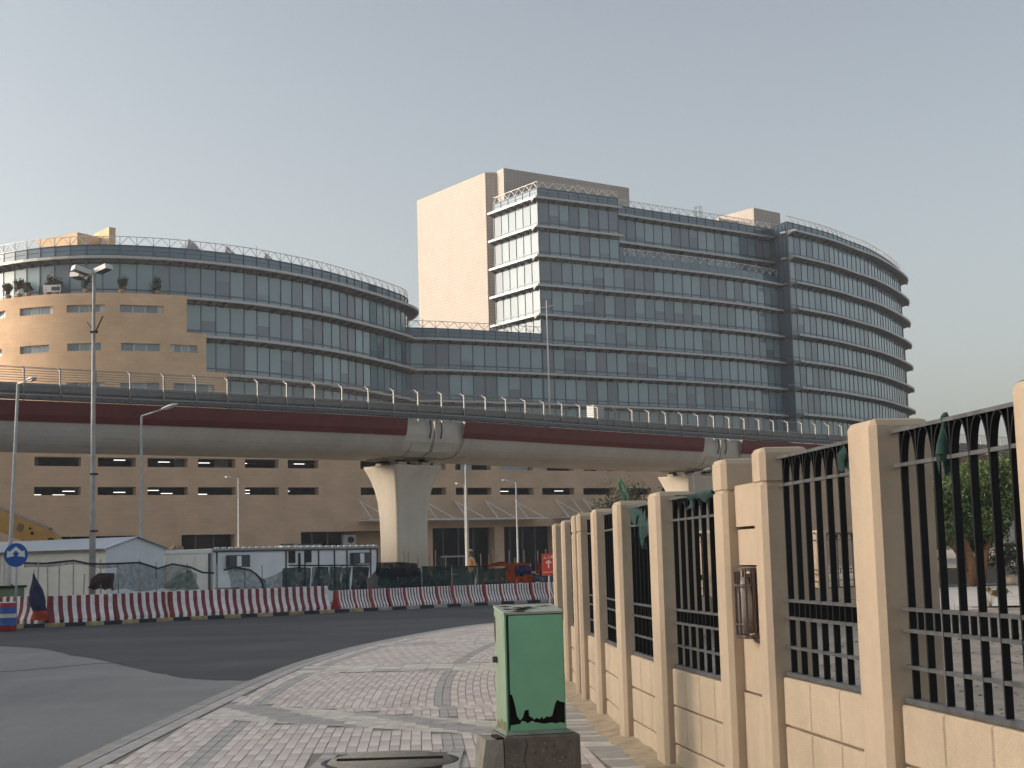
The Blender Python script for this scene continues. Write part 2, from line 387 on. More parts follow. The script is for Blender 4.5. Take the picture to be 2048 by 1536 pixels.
# ---- left building: curved glass drum with a stone flank
LB = thing('curved_office_building', 'lower curved glass building with a brown stone flank behind the left viaduct', 'building', (-40, 175, 0))
LC = smooth_curve([(-66, 170), (-60.5, 162), (-54.4, 157.4), (-49, 155.1), (-43.5, 154.6), (-38.3, 156.0), (-33.2, 158.7), (-27.3, 163.6), (-21.2, 171.6), (-16.8, 180.2),
                   (-13.8, 187.2), (-12.1, 192.6), (-12.3, 197.5), (-14.2, 203), (-18.5, 209)])
facade(LB, LC, [(LV[0], LV[1]), (LV[1], LV[2]), (LV[2], LV[3]), (LV[3], LV[4])], parapet=1.55, bay=1.75, slats=4)
b = MB(); rp = [p - n * 1.9 for p, n in zip(resample(LC, 3.0), normals(resample(LC, 3.0)))]
b.prism([(p.x, p.y) for p in rp] + [(-45, 222), (-75, 205)], 34.0, 35.2); b.build('roof', M_ROOF, LB)
# stone flank: outer face follows the curve, stepping down floor by floor towards the right
def stone_curve(root, x_lim, z0, z1, slits, off=.25, th=1.6, name='stone_wall'):
    c = [p + n * off for p, n in zip(LC, normals(LC))]; c = resample([p for p in c if p.x <= x_lim and p.x > -66] + [Vector((x_lim, 0, 0))], .5) if False else resample([p for p in c if -66 < p.x <= x_lim], .5)
    d = [0]
    for a, b_ in zip(c, c[1:]): d.append(d[-1] + (b_ - a).length)
    nn = normals(c); bb = MB(); Z = Vector((0, 0, 1))
    zz = sorted(set([z0, z1] + [q for s_ in slits for q in s_[2:4]]))
    def hole(x, z): return any(s_[0] <= x <= s_[1] and s_[2] <= z <= s_[3] for s_ in slits)
    for i in range(len(c) - 1):
        xm = (c[i].x + c[i + 1].x) / 2
        for q0, q1 in zip(zz, zz[1:]):
            h = hole(xm, (q0 + q1) / 2)
            if not h:
                bb.face([c[i] + Z * q0, c[i + 1] + Z * q0, c[i + 1] + Z * q1, c[i] + Z * q1], uv=[(d[i], q0), (d[i + 1], q0), (d[i + 1], q1), (d[i], q1)])
            else:
                A, B_ = c[i], c[i + 1]; Ai, Bi = A - nn[i] * .45, B_ - nn[i + 1] * .45
                bb.face([A + Z * q0, B_ + Z * q0, Bi + Z * q0, Ai + Z * q0]); bb.face([Ai + Z * q1, Bi + Z * q1, B_ + Z * q1, A + Z * q1])
                for j, nx in ((i, i - 1), (i + 1, i + 1)):
                    xo = (c[nx].x + c[nx + 1].x) / 2 if 0 <= nx < len(c) - 1 else 1e9
                    if not hole(xo, (q0 + q1) / 2):
                        bb.face([c[j] + Z * q0, c[j] - nn[j] * .45 + Z * q0, c[j] - nn[j] * .45 + Z * q1, c[j] + Z * q1])
        bb.face([c[i] + Z * z1, c[i + 1] + Z * z1, c[i + 1] - nn[i + 1] * th + Z * z1, c[i] - nn[i] * th + Z * z1])
    e = len(c) - 1
    bb.face([c[e] + Z * z0, c[e] - nn[e] * th + Z * z0, c[e] - nn[e] * th + Z * z1, c[e] + Z * z1])
    bb.build(name, M_STONE2, root)
    # ribbon windows behind the slots
    M_WF = mat('window_frame_white', (0.55, 0.55, 0.54), 0.5)
    for s_ in slits:
        w = [(p, n_) for p, n_ in zip(c, nn) if s_[0] - .05 <= p.x <= s_[1] + .05]
        if len(w) < 2: continue
        A, na = w[0]; B_, nb = w[-1]; A = A - na * .38; B_ = B_ - nb * .38; dv = (B_ - A); L_ = dv.length; dv.normalize(); nv = Vector((dv.y, -dv.x, 0))
        rz = math.atan2(dv.y, dv.x); zc = (s_[2] + s_[3]) / 2; h = s_[3] - s_[2]
        fr = MB(); fr.box((A + B_) / 2 + Z * zc, (L_ + 1.0, .08, h + .1), rz); f_ = fr.build('window_frame', M_WF, root)
        fr_w = L_ / 3
        for k in range(3):
            cx = A + dv * (fr_w * (k + .5)) + nv * .06
            put('pane', PANES['mid' if k != 1 else 'light'], root, cx + Z * zc, rz, (fr_w - (.22 if k == 1 else .16), 1, h - (.16 if k == 1 else .02)))
sl = [(-66, -53.6), (-51.6, -47.9), (-46.3, -42.4), (-40.9, -36.8)]
rowA = [(a, b_, 28.45, 29.25) for a, b_ in sl]; rowB = [(a, b_, 24.4, 25.2) for a, b_ in sl] + [(-35.9, -33.6 + .2, 24.4, 25.2)]; rowC = [(a, b_, 20.3, 21.05) for a, b_ in sl] + [(-35.8, -32.0, 20.3, 21.05)]
stone_curve(LB, -34.25, 26.55, 30.5, rowA)
stone_curve(LB, -32.35, 22.45, 26.55, rowB)
stone_curve(LB, -30.6, 15.0, 22.45, rowC)
# rooftop stone boxes and skylights
b = MB()
b.prism([(-53.6, 167.5), (-48.0, 164.0), (-46.0, 167.4), (-51.5, 171)], 35.0, 39.2); b.build('roof_box', M_STONE2, LB)
b = MB(); b.prism([(-47.4, 168.3), (-44.7, 164.9), (-44.1, 165.4), (-46.8, 168.8)], 35.0, 39.9); b.build('roof_box', M_STONE2, LB)
M_SKY = mat('skylight_sheet', (0.30, 0.31, 0.33), 0.5, 0.08, 2)
for px, py, r_ in ((-36.4, 168, 4.0), (-32.6, 170.5, 3.6), (-28.6, 173.5, 3.3)):
    b = MB(); q = [(px - r_, py), (px, py - r_), (px + r_, py), (px, py + r_)]
    for k in range(4):
        a, c = q[k], q[(k + 1) % 4]; b.face([(a[0], a[1], 35.1), (c[0], c[1], 35.1), (px, py, 35.1 + r_ * .98)])
    b.build('skylight', M_SKY, LB)

# ---- right building: link, curved slab, tower corner, stepped wing and end drum
RB = thing('glass_office_building', 'tall stepped glass office building with a cream tiled core and long sunshades', 'building', (20, 215, 0))
FC = smooth_curve([(-20, 189.6), (-12.0, 191.75), (-7.9, 193.3), (3.85, 199.6), (12.5, 205.0), (21.6, 210.8), (31.2, 217.6), (37.2, 222.6), (42.1, 227.4)])
LINK = cut(FC, -18.0, 5.5); MAIN = [Vector((3.85, 199.6, 0))] + cut(FC, 3.9, None); IN = 1.15
facade(RB, MAIN, [(LV[i], LV[i + 1]) for i in range(0, 6)], parapet=None, inset=IN, trim=(1.12, 0))
TOW = [p for p in MAIN if p.x <= 16.9]
facade(RB, TOW, [(LV[6], LV[7]), (LV[7], LV[8])], parapet=1.55, truss=True, inset=IN, trim=(1.12, 0))
facade(RB, LINK, [(LV[i], LV[i + 1]) for i in range(0, 3)], parapet=1.55, inset=IN - .06, trim=(0, .9), fz=.012)
# tower's left return
TL = [Vector((-2.86, 209.4, 0)), Vector((3.85, 199.6, 0))]
facade(RB, resample(TL, .5), [(LV[i], LV[i + 1]) for i in range(3, 8)], parapet=1.55, bay=1.8, kinds=lambda t, z: 'dark' if t < .18 else 'mid', inset=IN, trim=(0, 1.12), fz=.015)
# terrace balustrade over the curved slab, set-back wing above
TER = [p for p in MAIN if p.x >= 16.5]
tn = normals(TER); tg = resample([p - n * IN for p, n in zip(TER, tn)], 1.78)
b = MB()
for a, c in zip(tg, tg[1:]):
    dn = (c - a).normalized(); nrm = Vector((dn.y, -dn.x, 0))
    b.loft([[a + Vector((0, 0, 42.45)), a - nrm * .15 + Vector((0, 0, 42.45)), a - nrm * .15 + Vector((0, 0, 44.0)), a + Vector((0, 0, 44.0))],
            [c - dn * .05 + Vector((0, 0, 42.45)), c - nrm * .15 - dn * .05 + Vector((0, 0, 42.45)), c - nrm * .15 - dn * .05 + Vector((0, 0, 44.0)), c - dn * .05 + Vector((0, 0, 44.0))]])
b.build('terrace_balustrade', G_SPAN, RB); truss_rail(RB, tg, 44.0)
WC = smooth_curve([(12.0, 208.8), (15.6, 211.1), (22.3, 216.1), (32, 223.1), (41.9, 230.6)])
facade(RB, WC, [(LV[6], LV[7]), (LV[7], LV[8])], parapet=1.55, inset=IN)
b = MB(); tp = resample(TER, 3); b.prism([(p.x - .9, p.y + 1.3) for p in tp] + [(38, 234), (14, 214)], 42.2, 42.45); b.build('terrace', M_ROOF, RB)
b = MB(); b.prism([(15, 213.2), (22, 218.4), (41.6, 232.8), (52, 250), (30, 262), (5, 230), (9.5, 213)], 51.0, 51.6); b.build('roof', M_ROOF, RB)
# drum at the right end
DC = smooth_curve([(43.95, 225.4), (51.5, 233.6), (56.6, 240.6), (61.9, 248.1), (67.2, 257.6), (71.2, 265.8), (73.0, 270.5), (74.1, 275.5)])
def dk(t, z):
    if z < 38 and t > .72: return 'dark' if t < .84 else 'pale'  # dark and pale end bays: a reflected neighbour put into the glass colour
    return None
facade(RB, DC, [(LV[i], LV[i + 1]) for i in range(0, 8)], parapet=1.55, kinds=dk, slats=4)
def corner_fill(A, B_, lo, hi, par):
    facade(RB, resample([A, B_], .5), [(LV[i], LV[i + 1]) for i in range(lo, hi)], parapet=par, bay=1.4, kinds=lambda t, z: 'dark', truss=False, inset=0.0, fins=False)
_mn = normals(MAIN); _wn = normals(WC); _dn = normals(DC)
corner_fill(MAIN[-1] - _mn[-1] * IN, DC[0] - _dn[0] * 1.5, 0, 6, None)
corner_fill(WC[-1] - _wn[-1] * IN, DC[0] - _dn[0] * 1.5 + Vector((-.02, .02, 0)), 6, 8, 1.55)
_c = resample([Vector((42.0, 227.5, 0)), Vector((43.95, 225.45, 0))], .7)
for z in LV[1:]: sunshade(RB, _c, normals(_c), z + .02, .85, 2)
b = MB(); dn_ = normals(DC); dr = resample([p - n * 1.9 for p, n in zip(DC, dn_)], 3); b.prism([(p.x, p.y) for p in dr] + [(58, 285), (45, 250)], 51.2, 51.7); b.build('roof', M_ROOF, RB)
# pale strip on the drum: a sunlit neighbour's reflection, added as a solid
k = int(len(DC) * .845); b = MB(); p = DC[k] - dn_[k] * 1.42; b.box((p.x, p.y, 28), (.5, .3, 20), math.atan2(dn_[k].y, dn_[k].x) + math.pi / 2); b.build('pilaster', M_CREAM, RB)
# cream core
b = MB()
core = [(-3.08, 212.0), (-1.45, 212.2), (4.0, 216.1), (4.0, 232), (-6, 238), (-14.0, 228.1)]
b.prism(core, 24, 57.4); b.build('core_wall', M_CREAM, RB)
b = MB(); b.prism([(-1.42, 212.25), (-.39, 210.35), (18.67, 224.1), (14, 232), (4, 228)], 50.0, 57.55); b.build('core_wall', M_CREAM, RB)
b = MB(); b.prism([(-1.0, 211.2), (-.35, 210.4), (1.5, 211.75), (1.0, 213)], 24, 50.0); b.build('core_return', M_CREAM, RB)
b = MB(); b.box((3.3, 213.05, 54.7), (5.2, .05, 1.6), math.atan2(13.75, 19.06)); b.build('louvre', mat('louvre_grey', (.16, .155, .15), .7), RB)
b = MB(); b.prism([(34.1, 238.1), (38.85, 232.0), (43.8, 236.4), (40, 242)], 51, 55.8); b.build('roof_box', M_CREAM, RB)
b = MB(); b.prism([(30.2, 236.5), (33.4, 232.6), (36.5, 235), (33, 239)], 51, 54.4); b.build('roof_box', M_CREAM, RB)
# caged ladder and mast on the roof edge
b = MB(); q = Vector((29.0, 223.8, 0))
for k in range(6):
    an = k * math.pi / 3; b.bar(q + Vector((.6 * math.cos(an), .6 * math.sin(an), 52)), q + Vector((.6 * math.cos(an), .6 * math.sin(an), 54.2)), .07)
for zz in (52.6, 53.4, 54.2):
    for k in range(6): b.bar(q + Vector((.6 * math.cos(k * math.pi / 3), .6 * math.sin(k * math.pi / 3), zz)), q + Vector((.6 * math.cos((k + 1) * math.pi / 3), .6 * math.sin((k + 1) * math.pi / 3), zz)), .06)
b.build('roof_ladder_cage', M_TRUSS, RB)
# link roof
b = MB(); lr = resample(LINK, 3); b.prism([(p.x, p.y + 1.9) for p in lr] + [(1, 208), (-16, 222), (-22, 215)], 30.9, 31.3); b.build('roof', M_ROOF, RB)

# ---- stone podium with parking decks
PD = Vector((.854, .52, 0)).normalized(); PN = Vector((PD.y, -PD.x, 0)); P0 = Vector((-31, 158, 0))
PB = thing('stone_parking_podium', 'long brown stone parking block with slot openings below the glass buildings', 'building', P0)
def pw(t, off, z): return P0 + PD * t + PN * off + Vector((0, 0, z))
T0, T1, ZT = -45.0, 92.0, 15.6
bays = [(-24.6, -20.4), (-19.2, -14.6), (-12.92, -9.0), (-7.8, -3.52), (-2.42, 1.7), (2.77, 6.6), (7.65, 11.25), (16.3, 20.6), (22.3, 27.1), (28.35, 33.12), (34.3, 38.9), (40.1, 44.7), (46.0, 50.6), (52.4, 56.2), (57.8, 62.4), (64, 68.6), (70.2, 74.8)]
OPEN = [(a, c, 12.1, 13.03) for a, c in bays if a > -20] + [(a, c, 9.22, 10.05) for a, c in bays if a > -20]
OPEN += [(-19.3, -9.07, 0.2, 5.1), (-4.2, 1.6, 0.2, 5.1), (9.1, 24.1, 0.2, 5.22), (25.2, 33.2, 0.2, 5.45), (34.4, 41.4, 0.2, 5.5), (43.5, 50, 0.2, 5.5), (61.0, 65.5, 1.5, 4.6)]
ts = sorted(set([T0, T1] + [q for o in OPEN for q in o[:2]])); zs = sorted(set([-.1, ZT] + [q for o in OPEN for q in o[2:]]))
def hol(t, z): return next((o for o in OPEN if o[0] < t < o[1] and o[2] < z < o[3]), None)
b = MB()
for t0, t1 in zip(ts, ts[1:]):
    for z0, z1 in zip(zs, zs[1:]):
        if not hol((t0 + t1) / 2, (z0 + z1) / 2):
            b.face([pw(t0, 0, z0), pw(t1, 0, z0), pw(t1, 0, z1), pw(t0, 0, z1)], uv=[(t0, z0), (t1, z0), (t1, z1), (t0, z1)])
for t0, t1, z0, z1 in OPEN:
    dp = -1.1
    b.face([pw(t0, 0, z0), pw(t0, 0, z1), pw(t0, dp, z1), pw(t0, dp, z0)]); b.face([pw(t1, 0, z1), pw(t1, 0, z0), pw(t1, dp, z0), pw(t1, dp, z1)])
    b.face([pw(t0, 0, z0), pw(t0, dp, z0), pw(t1, dp, z0), pw(t1, 0, z0)]); b.face([pw(t0, 0, z1), pw(t1, 0, z1), pw(t1, dp, z1), pw(t0, dp, z1)])
b.face([pw(T0, 0, ZT), pw(T1, 0, ZT), pw(T1, -40, ZT), pw(T0, -40, ZT)])
b.face([pw(T1, 0, 0), pw(T1, -40, 0), pw(T1, -40, ZT), pw(T1, 0, ZT)]); b.face([pw(T0, -40, 0), pw(T0, 0, 0), pw(T0, 0, ZT), pw(T0, -40, ZT)])
b.build('wall', M_STONE, PB)
b = MB()   # floors and back wall of the decks
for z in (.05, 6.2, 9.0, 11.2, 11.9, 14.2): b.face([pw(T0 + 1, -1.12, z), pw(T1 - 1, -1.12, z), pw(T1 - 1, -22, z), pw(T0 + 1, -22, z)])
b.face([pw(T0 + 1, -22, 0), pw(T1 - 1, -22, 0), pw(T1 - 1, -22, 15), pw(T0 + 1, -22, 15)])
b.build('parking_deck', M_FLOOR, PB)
M_LAMP = bpy.data.materials.new('fluorescent'); M_LAMP.use_nodes = True
_p = M_LAMP.node_tree.nodes['Principled BSDF']; _p.inputs['Emission Color'].default_value = (1, .97, .9, 1); _p.inputs['Emission Strength'].default_value = .95
def lampbar(t, off, z, L_=1.5):
    bb = MB(); bb.box(pw(t, off, z), (L_, .14, .07), math.atan2(PD.y, PD.x)); bb.build('ceiling_light', M_LAMP, PB)
for t, z, o in ((-18.3, 9.42, 4), (-16.2, 9.36, 3), (-15.1, 9.75, 3.4), (-10.0, 9.62, 3), (-6.3, 9.85, 3.5), (-5.0, 9.5, 3), (-1.2, 9.42, 3), (-2.2, 9.75, 3), (3.6, 9.85, 3), (3.6, 9.5, 3), (8.2, 9.75, 3), (16.5, 9.7, 3),
                (-10.0, 12.95, 3), (-5.3, 12.8, 3), (-.9, 12.75, 3), (3.3, 12.75, 3), (10.0, 12.75, 3), (36.2, 9.75, 3), (40.5, 9.75, 3), (44.0, 9.8, 3), (52.8, 9.7, 3), (47.3, 12.6, 3), (41.5, 12.9, 3)):
    lampbar(t, -o + .6, z, 1.2)
b = MB(); M_COLM = mat('concrete_interior', (.3, .29, .28), .8, .1, 3)
for t in (-19, -8, -3.4, 1.0, 29.2, 35.4, 41, 48):
    bb = MB(); bb.box(pw(t, -2.4, 12.5), (1.4, .6, 1.3), math.atan2(PD.y, PD.x)); bb.build('column', M_COLM, PB)
# shopfront glazing and columns in the ground openings
M_SHOP = glass('shop_glass', (.008, .008, .009), spec=.12)
for t0, t1, z1 in ((-19.3, -9.07, 5.1), (-4.2, 1.6, 5.1), (9.1, 14.6, 5.22), (25.2, 33.2, 5.45), (34.4, 41.4, 5.5), (43.5, 50, 5.5), (61, 65.5, 4.6)):
    n_ = max(2, round((t1 - t0) / 1.9))
    for k in range(n_):
        a = t0 + (t1 - t0) * (k + .5) / n_; bb = MB(); bb.box(pw(a, -1.3, z1 / 2 + .1), ((t1 - t0) / n_ - .12, .06, z1), math.atan2(PD.y, PD.x)); bb.build('pane', M_SHOP, PB)
    for k in range(n_ + 1):
        bb = MB(); bb.box(pw(t0 + (t1 - t0) * k / n_, -1.28, z1 / 2 + .1), (.1, .14, z1), math.atan2(PD.y, PD.x)); bb.build('mullion', M_MULL, PB)
bb = MB(); bb.box(pw(19.4, -3.2, 2.6), (9.4, .3, 5.2), math.atan2(PD.y, PD.x)); bb.build('recess_wall', M_STONE, PB)
bb = MB(); bb.box(pw(33.8, .12, 2.75), (1.25, .5, 5.4), math.atan2(PD.y, PD.x)); bb.build('column', M_STONE, PB)
# air-conditioning outdoor units stacked in the recess
M_AC = mat('outdoor_unit', (.42, .42, .41), .6, .08, 5)
for z in (3.1, 4.3):
    bb = MB(); bb.box(pw(15.2, -1.0, z), (1.5, .5, 1.1), math.atan2(PD.y, PD.x)); u_ = bb.build('outdoor_unit', M_AC, PB)
    bb = MB(); bb.lathe([(.0, .0), (.38, .0), (.38, .05), (0, .05)], n=16); f = bb.mesh('fan', [M_DARK]); o_ = bpy.data.objects.new('fan', f); COL.objects.link(o_); o_.parent = u_
    o_.location = pw(15.35, -.74, z) - ORG[u_.name]; o_.rotation_euler = (math.pi / 2, 0, math.atan2(PD.y, PD.x))
# pale panels in upper slots right of the pier
M_PALE = mat('pale_sheet', (.42, .46, .50), .5, .05, 2)
for t0, t1 in ((26.0, 27.0), (29.5, 31.0), (34.5, 38.7), (40.6, 41.4), (46.2, 46.8), (48.6, 50.2)):
    bb = MB(); bb.box(pw((t0 + t1) / 2, -.9, 12.55), (t1 - t0, .06, .94), math.atan2(PD.y, PD.x)); bb.build('pale_screen', M_PALE, PB)
# entrance canopies with N-shaped stays
for (t0, t1, z, lab, st) in ((15.9, 39.0, 6.35, None, 0), (41.6, 56, 6.45, None, 0)):
    cn = thing('entrance_canopy', 'long white steel canopy above the entrances behind the pier' if t0 < 20 else 'white steel canopy end seen just above the beige fence', 'canopy', pw((t0 + t1) / 2, 0, 0), 'entrance canopies')
    bb = MB(); rz = math.atan2(PD.y, PD.x)
    for off in (.2, 1.5, 2.9): bb.box(pw((t0 + t1) / 2, off, z), (t1 - t0, .14, .16), rz)
    t = t0
    while t <= t1 + .01: bb.bar(pw(t, .05, z), pw(t, 2.95, z), .12); t += 2.1
    bb.build('frame', M_TRUSS, cn)
    bb = MB(); bb.box(pw((t0 + t1) / 2, 1.5, z + .12), (t1 - t0 - .2, 2.6, .03), rz); bb.build('roof_sheet', mat('canopy_sheet', (.5, .5, .5), .5), cn)
    t = t0 + .5
    while t < t1 - 2:
        bb = MB(); bb.bar(pw(t, 2.7, z), pw(t - .3, .1, z + 2.2), .11); bb.bar(pw(t - .3, .1, z + 2.2), pw(t + 2.4, 2.4, z + .1), .11)
        if t < t0 + 1: bb.bar(pw(t + 2.4, 2.4, z + .1), pw(t + 2.2, .1, z + 2.2), .11)
        bb.build('stay', M_TRUSS, cn); t += 4.0
# thin flag mast in front of the slab
b = MB(); b.tube([(4.4, 178.0, 15.6), (4.4, 178.0, 32.5)], [.12, .06], 8); b.bar((3.6, 178, 31.6), (5.4, 178, 31.9), .06)
o_ = b.build('flag_mast', M_TRUSS, None, (4.4, 178, 15.6)); o_['label'] = 'thin pale mast standing before the curved glass slab'; o_['category'] = 'mast'

# ------------------------------------------------------------------ potted shrubs on the stone terrace
def leaf_cloud(b, c, rad, n, size, seed, flat=1.0, m=2, clumps=9):
    r = random.Random(seed); c = Vector(c); cl = []
    for _ in range(clumps):
        while True:
            p = Vector((r.uniform(-1, 1), r.uniform(-1, 1), r.uniform(-1, 1)))
            if p.length < 1: break
        cl.append((p * .72, r.uniform(.25, .48)))
    for _ in range(n):
        q, cr_ = r.choice(cl)
        p = q + Vector((r.gauss(0, 1), r.gauss(0, 1), r.gauss(0, 1))) * cr_ * .5
        p = c + Vector((p.x * rad[0], p.y * rad[1], p.z * rad[2]))
        a = Vector((r.gauss(0, 1), r.gauss(0, 1), r.gauss(0, 1))).normalized(); d = a.cross(Vector((r.gauss(0, 1), r.gauss(0, 1), r.gauss(0, 1)))).normalized()
        s_ = size * r.uniform(.6, 1.3)
        b.face([p - a * s_, p + d * s_ * .42, p + a * s_, p - d * s_ * .42], r.randrange(m))
def leafmat(name, col, tr=0.25):
    m = bpy.data.materials.new(name); m.use_nodes = True; t = m.node_tree; N = t.nodes; L = t.links; p = N['Principled BSDF']
    p.inputs['Base Color'].default_value = (*col, 1); p.inputs['Roughness'].default_value = .6
    tl = N.new('ShaderNodeBsdfTranslucent'); tl.inputs[0].default_value = (*[min(1, c * 1.6) for c in col], 1)
    mx = N.new('ShaderNodeMixShader'); mx.inputs[0].default_value = tr; L.new(p.outputs[0], mx.inputs[1]); L.new(tl.outputs[0], mx.inputs[2])
    L.new(mx.outputs[0], N['Material Output'].inputs[0]); return m
LF1 = leafmat('leaf_dark', (.035, .050, .030)); LF2 = leafmat('leaf_olive', (.055, .068, .040)); LF3 = leafmat('leaf_green', (.095, .145, .045)); LF4 = leafmat('leaf_bright', (.15, .205, .07)); LF5 = leafmat('leaf_dry', (.13, .115, .07))
M_BARK = mat('bark', (.20, .12, .07), .9, .3, 12); M_POT = mat('planter', (.30, .20, .13), .8)
shr = [(8, 'shrub cut by the left edge of the photo on the stone terrace', .9), (30, 'pale tall shrub near the sunlit left end of the stone terrace', 1.15), (48, 'narrow sparse shrub third from left on the stone terrace', .95), (87, 'spreading shrub left of a white sign on the stone terrace', 1.2),
       (106, 'small dark shrub beside the white sign on the stone terrace', 1.0), (168, 'dark leaning shrub behind the tall lamp post on the terrace', 1.2), (237, 'tall upright shrub right of the tall lamp post on the terrace', 1.25), (313, 'round dark shrub, rightmost on the stone terrace', .95)]
for i, (px, lab, h) in enumerate(shr):
    f = (px - 1024) / FPX - .0005
    base = None
    for a, n_ in zip(resample(LC, .25), normals(resample(LC, .25))):
        q = a - n_ * .35
        if base is None or abs(q.x / q.y - f) < abs(base.x / base.y - f):
            if q.y < 170: base = q
    x, y = base.x, base.y
    t_ = thing('terrace_shrub', lab, 'shrub', (x, y, 30.5), 'shrubs on the stone terrace')
    b = MB(); leaf_cloud(b, (x, y, 30.5 + h * 1.15), (.62 if i not in (6, 2) else .5, .6, h * .9), 420, .17, 100 + i, clumps=7); b.build('foliage', [LF1, LF2] if i > 3 else [LF2, LF5], t_)
    b = MB(); b.tube([(x, y, 30.55), (x + .05, y, 31.2)], [.08, .05], 6); b.build('trunk', M_BARK, t_)
    b = MB(); b.lathe([(0, 0), (.28, 0), (.36, .45), (.30, .45), (.28, .4), (0, .4)], (x, y, 30.5), 10); b.build('pot', M_POT, t_)
b = MB(); f_ = (104 - 1024) / FPX; b.box((-47.9, 154.75, 31.15), (1.9, .06, .75), -.05, 0); b.box((-47.5, 154.70, 31.1), (.9, .06, .4), -.05, 1)
b.bar((-48.7, 154.8, 30.5), (-48.7, 154.8, 30.8), .07); b.bar((-47.1, 154.8, 30.5), (-47.1, 154.8, 30.8), .07)
o_ = b.build('terrace_sign', [mat('sign_white', (.7, .69, .66), .5), mat('sign_black', (.05, .05, .05), .5)], None, (-47.9, 154.75, 30.5)); o_['label'] = 'small white sign board with a dark panel between terrace shrubs'; o_['category'] = 'sign'
# ------------------------------------------------------------------ ground, road, pavement
M_SAND = mat('sand', (.40, .335, .26), .95, .16, .8, .4, 30)
M_ROAD = layered('old_asphalt', (.225, .228, .226), .85, (.22, .16), (30, .14), (.55, .15), (1.0, .16, 1), .5, 110, dust=((.34, .31, .27), .35, .55))
M_ROAD2 = layered('new_asphalt', (.072, .074, .079), .8, (.18, .16), (30, .16), (.5, .16), (.25, 1, 1), .5, 110, dust=((.13, .125, .12), .3, .5))
M_KERB = mat('kerb_concrete', (.36, .345, .32), .85, .14, 3, .2, 60)
M_SITE = mat('site_ground', (.34, .29, .23), .95, .2, 1.2, .4, 20)
M_PAVG = mat('paver_grey', (.43, .41, .39), .85, .16, 4, .25, 80)
M_PAVB = mat('paver_bed', (.27, .235, .20), .95, .25, 6)
M_PAVW = mat('paver_white', (.67, .61, .56), .85, .10, 1.3, .2, 90, objvar=.05)
M_PAVP = mat('paver_pink', (.58, .505, .465), .85, .10, 1.3, .2, 90, objvar=.05)
M_BUFF = mat('slab_buff', (.66, .63, .55), .88, .16, 3, .2, 60)
def sheet(name, poly, z, m):
    b = MB(); b.face([(p[0], p[1], z) for p in poly]); return b.build(name, m, None, kind='structure')
sheet('ground', [(-9000, -3000), (9000, -3000), (9000, 9000), (-9000, 9000)], -.115, M_SAND)
sheet('road', [(-70, -12), (45, -12), (45, 78), (-70, 60)], -.105, M_ROAD)
KN = smooth_curve([(-3.4, -6), (-3.6, 0), (-3.75, 6), (-3.86, 12), (-3.9, 17), (-3.88, 22), (-3.72, 26), (-3.1, 31), (-1.75, 36.8), (-.6, 39.4), (2.2, 43.2), (7, 47.5), (14, 51.5), (30, 56)])
KF = smooth_curve([(-18.5, 47.8), (-15.4, 47.3), (-13.6, 48.0), (-11.4, 50.0), (-7, 53.6), (-2.6, 57.2), (1.3, 60.0), (6, 63.2), (14, 68), (30, 76)])
# newer, darker surfacing beyond a worn edge
edge = smooth_curve([(-22, 44), (-12.4, 36.2), (-9.2, 31.3), (-6.4, 26.0), (-5.1, 23.7), (-4.2, 23.1), (-3.2, 23)], 6)
r2 = random.Random(3)
sheet('road_resurfaced', [(p.x + r2.uniform(-.05, .05), p.y + r2.uniform(-.06, .06)) for p in edge] + [(30, 40), (45, 78), (-10, 60), (-22, 50)], -.1, M_ROAD2)
# construction side: ground behind the far kerb
sheet('site_ground', [(p.x - .02, p.y + .1) for p in KF] + [(40, 90), (120, 400), (-200, 400), (-70, 52), (-22, 48.2)], -.004, M_SITE)
# pavement bed from the near kerb to the fence
FW = [(2.35, 2.6), (1.926, 5.79), (1.676, 7.56), (1.445, 9.2), (1.32, 10.08), (1.05, 12.0), (.88, 13.76), (.78, 15.77), (.68, 17.3), (.66, 18.06), (.59, 19.9), (.52, 21.8), (.60, 23.6), (1.2, 26), (2.4, 29), (4.2, 32), (6.5, 34.8), (9.5, 37.5), (13, 40)]
nearK = [p for p in KN if p.y < 47]
sheet('pavement', [(p.x + .22, p.y) for p in nearK] + [(p[0] + .3, p[1]) for p in FW[::-1]] + [(2.6, -6)], -.006, M_PAVB)
# near kerb stones
nk = thing_k = bpy.data.objects.new('near_kerb', None); COL.objects.link(nk); nk['kind'] = 'structure'; ORG['near_kerb'] = Vector((0, 0, 0))
ks = resample([p for p in KN if -4 < p.y < 54], .9)
for a, c in zip(ks, ks[1:]):
    d = (c - a).normalized(); n = Vector((d.y, -d.x, 0)); a2, c2 = a + d * .008, c - d * .008
    b = MB(); prof = [(0, -.1), (.015, -.02), (.04, .0), (.21, .0), (.21, -.1)]
    b.loft([[q + n * o + Vector((0, 0, z)) for o, z in prof] for q in (a2, c2)]); b.build('kerb_stone', M_KERB, nk)
# inner concrete strip
b = MB(); k2 = [p for p in KN if -4 < p.y < 54]; nn = normals(k2)
for i in range(len(k2) - 1):
    b.face([k2[i] + nn[i] * .23 + Vector((0, 0, .001)), k2[i + 1] + nn[i + 1] * .23 + Vector((0, 0, .001)), k2[i + 1] + nn[i + 1] * .40 + Vector((0, 0, .001)), k2[i] + nn[i] * .40 + Vector((0, 0, .001))][::-1])
b.build('kerb_strip', M_PAVG, nk)
